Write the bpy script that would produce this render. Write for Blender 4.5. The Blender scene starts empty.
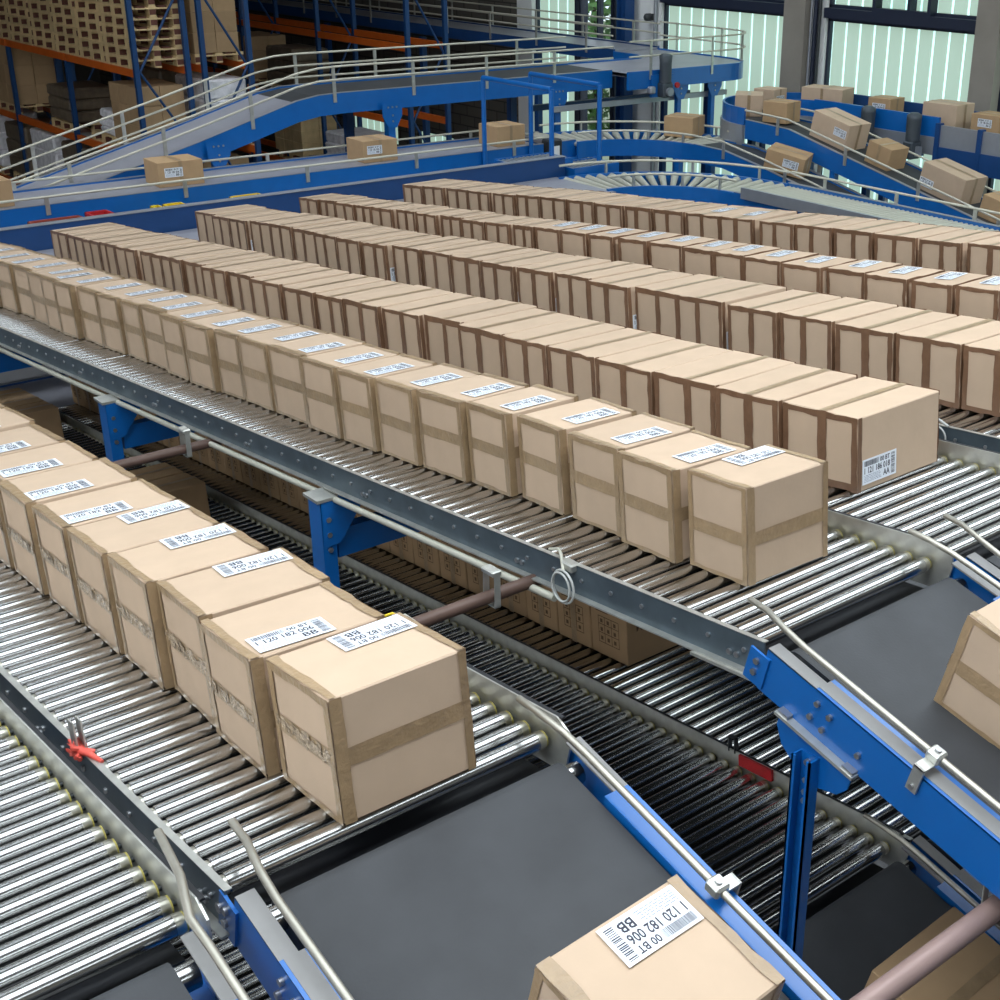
import bpy, math, random
from mathutils import Vector, Matrix
random.seed(7)
R = math.radians
# ---------------------------------------------------------------- camera
LIFT = 1.45                      # the floor is z = 0; heights below are written from a datum 1.45 m above it
CAM_H = 4.6                      # camera above that datum
YAW, PITCH, ROLL, FPX, PPX = 0.7224009, 0.41647671, 0.01643353, 1359.44, 621.8
scn = bpy.context.scene
col = scn.collection
def setup_camera():
    cd = bpy.data.cameras.new('camera'); co = bpy.data.objects.new('camera', cd); col.objects.link(co)
    cy, sy, cp, sp, cr, sr = math.cos(YAW), math.sin(YAW), math.cos(PITCH), math.sin(PITCH), math.cos(ROLL), math.sin(ROLL)
    fwd = Vector((sy*cp, cy*cp, -sp)); right = Vector((cy, -sy, 0)); up = right.cross(fwd)
    r2 = right*cr + up*sr; u2 = up*cr - right*sr
    m = Matrix((r2, u2, -fwd)).transposed().to_4x4(); m.translation = Vector((0, 0, CAM_H+LIFT))
    co.matrix_world = m
    cd.sensor_width = 36; cd.sensor_fit = 'HORIZONTAL'; cd.lens = FPX/1000*36
    cd.shift_x = (500-PPX)/1000; cd.clip_start = .05; cd.clip_end = 200
    scn.camera = co
setup_camera()
# ---------------------------------------------------------------- world and exposure
wd = bpy.data.worlds.new('daylight'); scn.world = wd; wd.use_nodes = True
bgn = wd.node_tree.nodes['Background']; bgn.inputs[0].default_value = (.80, .90, 1, 1); bgn.inputs[1].default_value = 1.6
scn.view_settings.view_transform = 'Standard'; scn.view_settings.look = 'None'
scn.view_settings.exposure = 0.1; scn.view_settings.gamma = 1; scn.view_settings.use_curve_mapping = False
SKYLIGHT, SIDE_FILL, GLASSLIGHT = 5.2, 0.9, 1.0     # how bright the roof lights, the added left-wall glazing and the glass wall glow

# ---------------------------------------------------------------- materials
MAT = {}
def mat(name, c, rough=.6, metal=0, noise=0, nscale=8, bump=0, bscale=60, rand=0, emit=0, coat=0, stretch=None, spec=None):
    m = bpy.data.materials.new(name); m.use_nodes = True; nt = m.node_tree; b = nt.nodes['Principled BSDF']
    b.inputs['Base Color'].default_value = (*c, 1); b.inputs['Roughness'].default_value = rough; b.inputs['Metallic'].default_value = metal
    if spec is not None: b.inputs['Specular IOR Level'].default_value = spec
    if coat: b.inputs['Coat Weight'].default_value = coat; b.inputs['Coat Roughness'].default_value = .15
    L = nt.links
    if noise or bump or rand:
        tc = nt.nodes.new('ShaderNodeTexCoord'); vec = tc.outputs['Object']
        if stretch:
            mp = nt.nodes.new('ShaderNodeMapping'); mp.inputs['Scale'].default_value = stretch; L.new(vec, mp.inputs[0]); vec = mp.outputs[0]
    if noise or rand:
        hs = nt.nodes.new('ShaderNodeHueSaturation'); hs.inputs['Color'].default_value = (*c, 1)
        ad = nt.nodes.new('ShaderNodeMath'); ad.operation = 'ADD'; ad.inputs[0].default_value = 1; ad.inputs[1].default_value = 0
        if noise:
            n = nt.nodes.new('ShaderNodeTexNoise'); n.inputs['Scale'].default_value = nscale; n.inputs['Detail'].default_value = 5; L.new(vec, n.inputs[0])
            r = nt.nodes.new('ShaderNodeMapRange'); r.inputs[3].default_value = 1-noise; r.inputs[4].default_value = 1+noise
            r.inputs[1].default_value = .25; r.inputs[2].default_value = .75; L.new(n.outputs[0], r.inputs[0]); L.new(r.outputs[0], ad.inputs[0])
        if rand:
            oi = nt.nodes.new('ShaderNodeObjectInfo'); r2 = nt.nodes.new('ShaderNodeMapRange'); r2.inputs[3].default_value = -rand; r2.inputs[4].default_value = rand
            L.new(oi.outputs['Random'], r2.inputs[0]); L.new(r2.outputs[0], ad.inputs[1])
        L.new(ad.outputs[0], hs.inputs['Value']); L.new(hs.outputs[0], b.inputs['Base Color'])
    if bump:
        n2 = nt.nodes.new('ShaderNodeTexNoise'); n2.inputs['Scale'].default_value = bscale; n2.inputs['Detail'].default_value = 4; L.new(vec, n2.inputs[0])
        bp = nt.nodes.new('ShaderNodeBump'); bp.inputs['Strength'].default_value = bump; bp.inputs['Distance'].default_value = .01
        L.new(n2.outputs[0], bp.inputs['Height']); L.new(bp.outputs[0], b.inputs['Normal'])
    if emit:
        b.inputs['Emission Color'].default_value = (*c, 1); b.inputs['Emission Strength'].default_value = emit
    MAT[name] = m; return m
mat('card', (.54, .400, .285), .75, noise=.05, nscale=9, bump=.06, bscale=40, rand=.05, spec=.3)
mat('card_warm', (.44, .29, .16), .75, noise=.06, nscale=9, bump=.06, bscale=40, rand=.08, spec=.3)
mat('tape_brown', (.19, .10, .055), .4, noise=.12, nscale=25, bump=.25, bscale=70, rand=.1)
mat('tape_tan', (.33, .225, .125), .3, noise=.12, nscale=25, bump=.3, bscale=60, rand=.1)
mat('tape_clear', (.42, .32, .22), .14, noise=.35, nscale=55, bump=1, bscale=75)
mat('label_white', (.80, .84, .90), .45)
mat('ink', (.025, .025, .045), .6)
mat('ink_pale', (.24, .28, .38), .6)
mat('print_brown', (.13, .075, .035), .7)
mat('roller_steel', (.47, .47, .46), .2, 1)
mat('roller_cap', (.50, .485, .42), .3, 1)
mat('cap_yellow', (.40, .34, .08), .5)
mat('zinc', (.56, .56, .52), .42, .75, noise=.14, nscale=18, bump=.06, bscale=30)
mat('rail_slate', (.13, .17, .20), .4, .6, noise=.2, nscale=9)
mat('rail_black', (.012, .013, .016), .5)
mat('blue', (.004, .125, .44), .3, noise=.06, nscale=6, coat=.25)
mat('blue_deep', (.008, .055, .19), .4, noise=.08, nscale=6)
mat('belt', (.042, .044, .048), .6, noise=.2, nscale=5, bump=.05, bscale=120, spec=.35)
mat('matt_grey', (.24, .235, .23), .6, noise=.1, nscale=12)
mat('belt_grey', (.29, .29, .33), .38, noise=.08, nscale=3)
mat('grey_metal', (.36, .38, .42), .4, .5, noise=.06)
mat('tube', (.36, .34, .29), .35, .7, noise=.1, nscale=20)
mat('tube_pale', (.52, .51, .43), .45, .2)
mat('tube_rust', (.11, .065, .05), .5, .1, noise=.1)
mat('tube_pink', (.32, .215, .19), .45, .1, noise=.1)
mat('bolt', (.45, .45, .46), .35, .9)
mat('dark_metal', (.055, .06, .065), .45, .5)
mat('motor', (.07, .085, .10), .5, .3)
mat('red', (.50, .02, .025), .45, noise=.15, nscale=30)
mat('red_dull', (.33, .06, .035), .6)
mat('ribbon', (.75, .11, .08), .5, noise=.2, nscale=40)
mat('yellow', (.80, .58, .01), .5)
mat('plastic_clear', (.5, .51, .49), .25)
mat('orange', (.62, .12, .012), .5, noise=.1, nscale=4)
mat('rack_blue', (.008, .05, .16), .45)
mat('wood', (.68, .50, .26), .8, noise=.15, nscale=7, rand=.1)
mat('wood_red', (.13, .045, .03), .8)
mat('rail_cream', (.60, .58, .48), .45, .2)
mat('wrap_white', (.9, .88, .92), .3, noise=.25, nscale=9, bump=.6, bscale=9)
mat('wrap_brown', (.17, .13, .09), .35, noise=.3, nscale=9, bump=.5, bscale=9)
mat('grating', (.45, .47, .48), .4, .6)
mat('concrete', (.27, .245, .21), .85, noise=.12, nscale=2, bump=.1, bscale=12)
mat('floor', (.16, .16, .17), .6, noise=.15, nscale=.7)
mat('wall_dark', (.12, .11, .095), .9, noise=.1, nscale=1)
mat('mortar', (.07, .064, .055), .9)
mat('ceiling', (.14, .14, .14), .9)
mat('wall_pale', (.24, .22, .19), .9)
mat('white_paint', (.85, .86, .85), .6)
mat('frame_navy', (.012, .018, .04), .5)
mat('leaf', (.10, .22, .05), .6, rand=.3, noise=.3, nscale=3)
mat('bark', (.10, .07, .045), .9)
mat('ground_out', (.25, .28, .18), .9)
mat('u_glass', (.28, .36, .32), .3, noise=.05, nscale=3, stretch=(1, 1, .3))
ub = MAT['u_glass'].node_tree.nodes['Principled BSDF']; ub.inputs['Emission Color'].default_value = (.60, .84, .68, 1); ub.inputs['Emission Strength'].default_value = .52*GLASSLIGHT
mat('u_joint', (.66, 1.0, .96), .3, emit=1.0*GLASSLIGHT)
mat('skylight_fill', (.86, .94, 1.0), .4, emit=SKYLIGHT)
mat('side_fill', (1.0, .98, .95), .4, emit=SIDE_FILL)
g = mat('clear_glass', (.9, .95, .95), .02)
gb = g.node_tree.nodes['Principled BSDF']; gb.inputs['Transmission Weight'].default_value = 1; gb.inputs['IOR'].default_value = 1.05

# ---------------------------------------------------------------- mesh helpers
class MB:
    def __init__(s): s.v = []; s.f = []; s.m = []; s.sm = []; s.names = []
    def mi(s, n):
        if n not in s.names: s.names.append(n)
        return s.names.index(n)
    def add(s, vs, fs, m, smooth=False):
        o = len(s.v); k = s.mi(m); s.v += [tuple(p) for p in vs]
        for f in fs: s.f.append(tuple(i+o for i in f)); s.m.append(k); s.sm.append(smooth)
    def box(s, x0, x1, y0, y1, z0, z1, m, M=None):
        vs = [Vector((x, y, z)) for z in (z0, z1) for y in (y0, y1) for x in (x0, x1)]
        if M is not None: vs = [M @ p for p in vs]
        s.add(vs, [(0, 2, 3, 1), (4, 5, 7, 6), (0, 1, 5, 4), (2, 6, 7, 3), (0, 4, 6, 2), (1, 3, 7, 5)], m)
        return s
    def cbox(s, x0, x1, y0, y1, z0, z1, c, m, jit=0, M=None):      # box with chamfered edges
        cx, cy, cz = (x0+x1)/2, (y0+y1)/2, (z0+z1)/2; hx, hy, hz = (x1-x0)/2, (y1-y0)/2, (z1-z0)/2
        vs = []; idx = {}
        for sx in (-1, 1):
            for sy in (-1, 1):
                for sz in (-1, 1):
                    j = [random.uniform(-jit, jit) for _ in range(3)]
                    for a in range(3):
                        d = [hx-c, hy-c, hz-c]; d[a] += c
                        idx[(sx, sy, sz, a)] = len(vs); vs.append(Vector((cx+sx*d[0]+j[0], cy+sy*d[1]+j[1], cz+sz*d[2]+j[2])))
        fs = []
        for a in range(3):
            b, e = (a+1) % 3, (a+2) % 3
            for sa in (-1, 1):
                q = []
                for sb, se in ((-1, -1), (1, -1), (1, 1), (-1, 1)):
                    k = [0, 0, 0]; k[a] = sa; k[b] = sb; k[e] = se; q.append(idx[(*k, a)])
                fs.append(tuple(q) if sa > 0 else tuple(reversed(q)))
            for sb in (-1, 1):
                for se in (-1, 1):
                    k1 = [0, 0, 0]; k2 = [0, 0, 0]; k1[a] = -1; k2[a] = 1
                    for k in (k1, k2): k[b] = sb; k[e] = se
                    q = (idx[(*k1, b)], idx[(*k2, b)], idx[(*k2, e)], idx[(*k1, e)])
                    fs.append(q if sb*se > 0 else tuple(reversed(q)))
        for sx in (-1, 1):
            for sy in (-1, 1):
                for sz in (-1, 1):
                    q = tuple(idx[(sx, sy, sz, a)] for a in range(3)); fs.append(q if sx*sy*sz > 0 else tuple(reversed(q)))
        if M is not None: vs = [M @ p for p in vs]
        s.add(vs, fs, m); return s
    def tube(s, path, r, m, n=10, caps=True):
        P = [Vector(p) for p in path]; rings = []
        prev = None
        for i, p in enumerate(P):
            d = (P[min(i+1, len(P)-1)]-P[max(i-1, 0)]).normalized()
            if prev is None:
                a = Vector((0, 0, 1)) if abs(d.z) < .9 else Vector((1, 0, 0)); u = d.cross(a).normalized()
            else: u = (prev-d*prev.dot(d)).normalized()
            prev = u; w = d.cross(u)
            rr = r[i] if isinstance(r, (list, tuple)) else r
            rings.append([p+(u*math.cos(2*math.pi*k/n)+w*math.sin(2*math.pi*k/n))*rr for k in range(n)])
        vs = [q for g_ in rings for q in g_]; fs = []
        for i in range(len(P)-1):
            for k in range(n): fs.append((i*n+k, i*n+(k+1) % n, (i+1)*n+(k+1) % n, (i+1)*n+k))
        s.add(vs, fs, m, True)
        if caps:
            s.add(rings[0], [tuple(reversed(range(n)))], m); s.add(rings[-1], [tuple(range(n))], m)
        return s
    def sweep(s, path, prof, m, closed=True, smooth=False, caps=True):
        # path: list of (origin, side, up); prof: list of (side, up) offsets
        n = len(prof); vs = []
        for o, sd, up in path: vs += [Vector(o)+Vector(sd)*a+Vector(up)*b for a, b in prof]
        fs = []
        for i in range(len(path)-1):
            for k in range(n if closed else n-1): fs.append((i*n+k, i*n+(k+1) % n, (i+1)*n+(k+1) % n, (i+1)*n+k))
        s.add(vs, fs, m, smooth)
        if caps and closed:
            s.add(vs[:n], [tuple(reversed(range(n)))], m); s.add(vs[-n:], [tuple(range(n))], m)
        return s
    def mesh(s, name):
        me = bpy.data.meshes.new(name); me.from_pydata(s.v, [], s.f)
        for n in s.names: me.materials.append(MAT[n])
        me.polygons.foreach_set('material_index', s.m); me.polygons.foreach_set('use_smooth', s.sm)
        me.update(); return me
    def build(s, name, parent=None, M=None): return put(name, s.mesh(name), parent, M)
def put(name, me, parent=None, M=None):
    o = bpy.data.objects.new(name, me); col.objects.link(o)
    if parent is not None: o.parent = parent
    if M is not None: o.matrix_basis = M
    return o
def tag(o, label=None, cat=None, group=None, kind=None):
    if label: o['label'] = label
    if cat: o['category'] = cat
    if group: o['group'] = group
    if kind: o['kind'] = kind
    return o
def thing(name, label, cat, M=None, group=None):
    return tag(put(name, None, None, M), label, cat, group)
def struct(o): o['kind'] = 'structure'; return o
def T(x, y, z): return Matrix.Translation((x, y, z))
ORD = ['nearest', 'second', 'third', 'fourth', 'fifth', 'sixth', 'seventh', 'eighth', 'ninth', 'tenth', 'eleventh', 'twelfth', 'thirteenth', 'fourteenth',
       'fifteenth', 'sixteenth', 'seventeenth', 'eighteenth', 'nineteenth', 'twentieth', 'twenty-first', 'twenty-second', 'twenty-third', 'twenty-fourth',
       'twenty-fifth', 'twenty-sixth', 'twenty-seventh', 'twenty-eighth', 'twenty-ninth', 'thirtieth']
# the roller lanes fall gently away from the camera; U is the unit the photograph was measured in
U = 1.73; TILT = 0.09620417
UP_C, LOW_C = 1.0, 1.68
def lane_z(y, c=UP_C): return CAM_H-U*c-math.tan(TILT)*y
def LM(x, y, c=UP_C, rz=0): return T(x, y, lane_z(y, c)) @ Matrix.Rotation(-TILT, 4, 'X') @ Matrix.Rotation(rz, 4, 'Z')

# ================================================================ the hall
FL = -LIFT
XW, YF, XL, YN, ZC = 16.0, 42.0, -9.0, -7.0, 7.6
struct(MB().box(XL, XW+.3, YN, YF, FL-.2, FL, 'floor').build('floor'))
m = MB()
strips = [(-4.6, -3.4), (.5, 3.8), (7.4, 8.2), (11.6, 12.4), (15.6, 16.8)]     # roof lights across the hall; first and last two added as fill
ys = [YN]+[v for s_ in strips for v in s_]+[YF]
for i in range(0, len(ys), 2): m.box(XL, XW+.3, ys[i], ys[i+1], ZC, ZC+.25, 'ceiling')
for a, b in strips: m.box(XL, XL+1.2, a, b, ZC, ZC+.25, 'ceiling'); m.box(15.4, XW+.3, a, b, ZC, ZC+.25, 'ceiling')
ceil = struct(m.build('ceiling'))
for a, b in strips: MB().box(XL+1.2, 15.4, a, b, ZC+.1, ZC+.14, 'skylight_fill').build('roof_light_fill', ceil)
struct(MB().box(XL, XW+.3, YF, YF+.3, FL, ZC, 'wall_dark').build('wall_far'))
struct(MB().box(XL, XW+.3, YN-.3, YN, FL, ZC, 'wall_pale').build('wall_near'))
m = MB(); m.box(XL-.3, XL, YN, YF, FL, 1.2, 'wall_pale').box(XL-.3, XL, YN, YF, 6.6, ZC, 'wall_pale').box(XL-.3, XL, 17, YF, 1.2, 6.6, 'wall_pale')
wl = struct(m.build('wall_left'))
for i in range(8): MB().box(XL-.2, XL-.1, YN+.1+i*3, YN+2.9+i*3, 1.2, 6.6, 'side_fill').build('pane', wl); MB().box(XL-.3, XL, YN-.1+i*3, YN+.1+i*3, 1.2, 6.6, 'white_paint').build('mullion', wl)  # unseen glowing panes, added to light the boxes' left faces

# block wall material with courses, for the dark part of the right wall
bm = MAT['wall_dark'].copy(); bm.name = 'block_wall'; MAT['block_wall'] = bm
nt = bm.node_tree; tc = nt.nodes.new('ShaderNodeTexCoord'); mp = nt.nodes.new('ShaderNodeMapping'); mp.inputs['Rotation'].default_value = (R(90), 0, R(90))
br = nt.nodes.new('ShaderNodeTexBrick'); br.inputs['Color1'].default_value = (.135, .12, .10, 1); br.inputs['Color2'].default_value = (.11, .10, .085, 1)
br.inputs['Mortar'].default_value = (.055, .05, .045, 1); br.inputs['Scale'].default_value = 1; br.inputs['Brick Width'].default_value = .5
br.inputs['Row Height'].default_value = .2; br.inputs['Mortar Size'].default_value = .014
sx = nt.nodes.new('ShaderNodeSeparateXYZ'); cx = nt.nodes.new('ShaderNodeCombineXYZ')
nt.links.new(tc.outputs['Object'], sx.inputs[0]); nt.links.new(sx.outputs[1], cx.inputs[0]); nt.links.new(sx.outputs[2], cx.inputs[1])
nt.links.new(cx.outputs[0], br.inputs[0]); nt.links.new(br.outputs[0], nt.nodes['Principled BSDF'].inputs['Base Color'])

Z_SILL, Z_BAR0, Z_BAR1, Z_TOP = -.35, 3.06, 3.20, 6.4
m = MB()
m.box(XW, XW+.3, YN, 21.25, FL, Z_SILL, 'wall_pale').box(XW, XW+.3, YN, 21.25, Z_TOP, ZC, 'wall_pale')
m.box(XW, XW+.3, YN, 6.0, Z_SILL, Z_TOP, 'wall_pale')
m.box(XW-.12, XW+.3, 10.78, 11.15, Z_SILL, Z_TOP, 'concrete')
m.box(XW-.12, XW+.3, 14.14, 14.56, Z_SILL, Z_TOP, 'concrete')
m.box(XW, XW+.3, 13.83, 14.14, Z_SILL, Z_TOP, 'white_paint')
m.box(XW, XW+.3, 17.36, 18.08, Z_SILL, Z_TOP, 'white_paint')
m.box(XW-.04, XW+.3, 20.80, 21.25, Z_SILL, Z_TOP, 'white_paint')
# dark block wall beyond, with a low row of window openings
lows = [(22.6, 23.1), (23.5, 24.9), (25.6, 27.6), (28.5, 29.4)]
m.box(XW, XW+.3, 21.25, YF, FL, -.38, 'block_wall').box(XW, XW+.3, 21.25, YF, .12, ZC, 'block_wall')
yy = [21.25]+[v for a in lows for v in a]+[YF]
for i in range(0, len(yy), 2): m.box(XW, XW+.3, yy[i], yy[i+1], -.38, .12, 'block_wall')
wr = struct(m.build('wall_right'))
NW = [0]
def window(y0, y1, z0, z1, kind='u', n=None):
    NW[0] += 1
    f = MB(); w = .045
    f.box(XW+.05, XW+.22, y0, y1, z0, z0+w, 'frame_navy').box(XW+.05, XW+.22, y0, y1, z1-w, z1, 'frame_navy')
    f.box(XW+.05, XW+.22, y0, y0+w, z0, z1, 'frame_navy').box(XW+.05, XW+.22, y1-w, y1, z0, z1, 'frame_navy')
    o = struct(f.build('window_%d' % NW[0]))
    a, b = y0+w, y1-w
    n = n or max(1, round((b-a)/.262)); d = (b-a)/n
    for i in range(n):
        if kind == 'u':
            MB().cbox(XW+.10, XW+.15, a+i*d+.018, a+(i+1)*d-.018, z0+w, z1-w, .012, 'u_glass').build('pane', o)
            MB().box(XW+.12, XW+.16, a+(i+1)*d-.018, a+(i+1)*d+.018, z0+w, z1-w, 'u_joint').build('joint', o)
        else:
            MB().box(XW+.12, XW+.13, a+i*d, a+(i+1)*d-.04, z0+w, z1-w, 'clear_glass').build('pane', o)
            if i < n-1: MB().box(XW+.08, XW+.2, a+(i+1)*d-.04, a+(i+1)*d, z0+w, z1-w, 'frame_navy').build('mullion', o)
    return o
for y0, y1 in ((6.0, 8.3), (8.3, 10.78), (11.15, 13.83), (14.56, 17.36)):
    window(y0, y1, Z_SILL, Z_BAR0); window(y0, y1, Z_BAR1, Z_TOP)
window(18.08, 18.62, Z_SILL, Z_TOP); window(18.66, 19.56, Z_SILL, Z_TOP, 'clear', 2); window(19.64, 20.80, Z_SILL, Z_TOP)
for a, b in lows: window(a, b, -.38, .12)
for y0, y1 in ((6.0, 10.78), (11.15, 13.83), (14.56, 17.36)):
    struct(MB().box(XW-.06, XW+.3, y0, y1, Z_BAR0, Z_BAR1, 'frame_navy').build('trim_1'))
# opening casement above the bar
cs = struct(MB().box(XW-.06, XW+.1, 11.95, 12.95, Z_BAR1, Z_BAR1+.05, 'frame_navy').box(XW-.06, XW+.1, 11.95, 12.95, 3.75, 3.8, 'frame_navy')
            .box(XW-.06, XW+.1, 11.95, 12.0, 3.25, 3.75, 'frame_navy').box(XW-.06, XW+.1, 12.9, 12.95, 3.25, 3.75, 'frame_navy')
            .box(XW-.06, XW+.1, 12.3, 12.34, 3.25, 3.75, 'frame_navy').build('window_20'))
MB().box(XW-.01, XW+.0, 12.0, 12.9, 3.25, 3.75, 'clear_glass').build('pane', cs)
# conduits beside the column
for i, (dy, r_, mm) in enumerate(((13.90, .025, 'dark_metal'), (13.98, .035, 'frame_navy'), (14.06, .02, 'grey_metal'))):
    tag(MB().tube([(XW-.06, dy, FL), (XW-.06, dy, ZC)], r_, mm, 8).build('conduit_pipe'), ['thin dark conduit pipe left of the glass bay', 'thick black conduit pipe beside the concrete column', 'slim grey conduit pipe against the concrete column'][i], 'pipe')
tag(MB().tube([(XW-.06, 17.45, FL), (XW-.06, 17.45, ZC)], .03, 'grey_metal', 8).build('downpipe'), 'grey pipe running down the white wall panel behind the upper conveyor', 'pipe')
o = thing('wall_lamp', 'small black round lamp on the white wall panel between windows', 'lamp', T(XW-.02, 17.58, 2.82))
MB().tube([(-.16, 0, 0), (-.13, 0, 0), (-.03, 0, 0), (0, 0, 0)], [.03, .06, .06, .03], 'dark_metal', 12).build('lamp_head', o)
MB().box(-.03, .02, -.03, .03, -.05, .05, 'dark_metal').build('mounting_plate', o)
o = thing('steel_column', 'deep blue steel column in front of the white wall panel', 'column', T(15.75, 17.98, FL))
MB().box(-.1, .1, -.11, -.095, 0, ZC-FL, 'blue_deep').box(-.1, .1, .095, .11, 0, ZC-FL, 'blue_deep').box(-.01, .01, -.095, .095, 0, ZC-FL, 'blue_deep').build('shaft', o)
MB().box(-.18, .18, -.18, .18, 0, .02, 'blue_deep').build('base_plate', o)

# outside: ground and trees seen through the clear panes
struct(MB().box(XW+.3, 60, -20, 60, FL-.3, FL-.1, 'ground_out').build('ground'))
def tree(x, y, h, r, label):
    o = thing('tree', label, 'tree', T(x, y, FL-.1), 'trees outside the window')
    MB().tube([(0, 0, 0), (.1, 0, h*.4), (0, .1, h*.75)], [.16, .12, .05], 'bark', 8).build('trunk', o)
    m = MB()
    for _ in range(1500):
        while True:
            p = Vector([random.uniform(-1, 1) for _ in range(3)])
            if .35 < p.length < 1: break
        c = Vector((p.x*r, p.y*r, h*.6+p.z*h*.42)); a = Vector([random.gauss(0, 1) for _ in range(3)]).normalized(); b = a.orthogonal().normalized()
        s = random.uniform(.07, .16)
        m.add([c-a*s, c-b*s*.5, c+a*s, c+b*s*.5], [(0, 1, 2, 3)], 'leaf')
    tag(m.build('foliage', o), kind='stuff')
tree(21.0, 25.0, 5.6, 1.7, 'leafy green tree outside the left half of the clear window')
tree(20.6, 23.6, 5.0, 1.3, 'leafy green tree outside the right half of the clear window')

# ================================================================ roller lanes
PITCH_R = .0434*U; RR = .025
Y_END = 11.33
LANES = {'A': (-.03, .468), 'B': (.530, 1.046), 'C': (1.492, 1.966), 'D': (1.996, 2.488), 'E': (2.676, 3.166), 'F': (3.196, 3.686), 'G': (3.856, 4.346)}
RANK = {'A': 'far left', 'B': 'front', 'C': 'second', 'D': 'third', 'E': 'fourth', 'F': 'fifth', 'G': 'rearmost'}
def roller_mesh(L, caps_right):
    m = MB(); n = 20; c = .028
    m.tube([(0, 0, -RR), (.012, 0, -RR)], RR*.9, 'roller_cap', n)
    m.tube([(.012, 0, -RR), (L-c, 0, -RR)], RR, 'roller_steel', n, caps=False)
    m.tube([(L-c, 0, -RR), (L-.012, 0, -RR), (L-.006, 0, -RR)], [RR*.985, RR*.985, RR*.9], 'roller_cap', n)
    m.tube([(L-.006, 0, -RR), (L-.002, 0, -RR)], RR*.9, 'cap_yellow', n)
    m.tube([(-.012, 0, -RR), (L+.012, 0, -RR)], .007, 'dark_metal', 6)
    return m.mesh('roller')
def roller_lane(key, x0, x1, c, y0, label, tubes=(True, True), low=False, y1=Y_END, bolts=True):
    o = thing('roller_conveyor', label, 'conveyor', LM(x0, y0, c))
    ln = (y1-y0)/math.cos(TILT); W = x1-x0
    me = roller_mesh(W, True)
    n = int((ln-.05)/PITCH_R)
    for i in range(n): put('roller', me, o, T(0, .035+i*PITCH_R, 0))
    # left rail: channel whose top is level with the rollers; right rail: taller guide
    r = MB(); e = -.012; dk = 'rail_slate'
    y_s = -.03
    r.box(e-.006, e, y_s, ln, -.105, .003, dk).box(e-.006, e+.012, y_s, ln, .001, .004, 'zinc').box(e-.030, e-.006, y_s, ln, -.108, -.102, 'zinc').box(e, e+.02, y_s, ln, -.108, -.104, dk)
    rl = r.build('side_rail', o)
    if bolts:
        b = MB()
        for i in range(int(ln/.15)):
            y = .05+i*.15; b.tube([(e-.006, y, -.045), (e-.012, y, -.045)], .008, 'bolt', 6)
            if i % 7 == 0:
                for dy in (.03, .06): b.tube([(e-.006, y+dy, -.07), (e-.014, y+dy, -.07)], .010, 'bolt', 6)
        b.tube([(e-.006, 0, -.05), (e-.016, 0, -.05)], .013, 'bolt', 6)
        tag(b.build('rail_bolts', rl), kind='stuff')
    g = MB(); k = W+.010
    g.add([(k, y_s-.03, -.02), (k, y_s-.03, .02), (k, y_s+.015, .052), (k, ln, .052), (k, ln, -.105), (k, y_s, -.105)], [(5, 4, 3, 2, 1, 0)], 'zinc')
    g.add([(k+.006, y_s-.03, -.02), (k+.006, y_s-.03, .02), (k+.006, y_s+.015, .052), (k+.006, ln, .052), (k+.006, ln, -.105), (k+.006, y_s, -.105)], [(0, 1, 2, 3, 4, 5)], 'rail_black')
    for a, b_ in ((0, 1), (1, 2), (2, 3), (5, 0)):
        pts = [(k, y_s-.03, -.02), (k, y_s-.03, .02), (k, y_s+.015, .052), (k, ln, .052), (k, ln, -.105), (k, y_s, -.105)]
        p, q = pts[a], pts[b_]
        g.add([p, q, (k+.006, q[1], q[2]), (k+.006, p[1], p[2])], [(0, 1, 2, 3)], 'zinc')
    g.box(k+.004, k+.016, y_s, ln, .047, .053, 'rail_black')
    g.build('guide_rail', o)
    # black sheet added as the shade between rollers; it hides what is below
    MB().box(.02, W-.02, .02, ln, -.115, -.105, 'rail_black').build('dark_backing', o)
    return o, ln, W
lanes = {}
for k, (a, b) in LANES.items():
    y0 = 1.335*U if k != 'A' else 1.30*U
    lb = {'A': 'roller conveyor with bare steel rollers at the bottom left corner, no boxes near',
          'B': 'roller conveyor under the front row of labelled boxes',
          'C': 'roller conveyor with slate side rail under the second row of labelled boxes',
          'D': 'roller conveyor under the third row of boxes, past the second row',
          'E': 'roller conveyor under the fourth row of boxes counting from the front',
          'F': 'roller conveyor under the fifth row of boxes counting from the front',
          'G': 'roller conveyor under the rearmost row of boxes'}[k]
    lanes[k] = roller_lane(k, a*U, b*U, UP_C, y0, lb)
LOWER = {'B': (.53, 1.046), 'C': (1.50, 1.975), 'D': (2.02, 2.51)}
for k, (a, b) in LOWER.items():
    lb = {'B': 'lower roller conveyor glimpsed between the two front belts', 'C': 'lower deck roller conveyor, dark and mostly empty, in the gap',
          'D': 'lower deck roller conveyor carrying printed boxes beneath the second row'}[k]
    lanes['low'+k] = roller_lane(k, a*U, b*U, LOW_C, 1.36*U if k != 'B' else .4, lb, y1=Y_END if k != 'B' else 5.0, bolts=False)
# beige air pipe below the slate rail of the second row
o, ln, W = lanes['C']
pp = MB(); pp.tube([(-.045, .92, -.135), (-.045, ln*.999, -.135)], .014, 'tube_pale', 8); pp.build('air_pipe', o)
# small zinc foot flange under the rail end
MB().box(-.05, .03, -.03, .25, -.118, -.108, 'zinc').build('end_bracket', o)
# red mark on the lower guide rail
o, ln, W = lanes['lowC']
MB().box(W-.004, W+.009, .60, .78, .005, .0535, 'red').build('red_tape', o)

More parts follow.
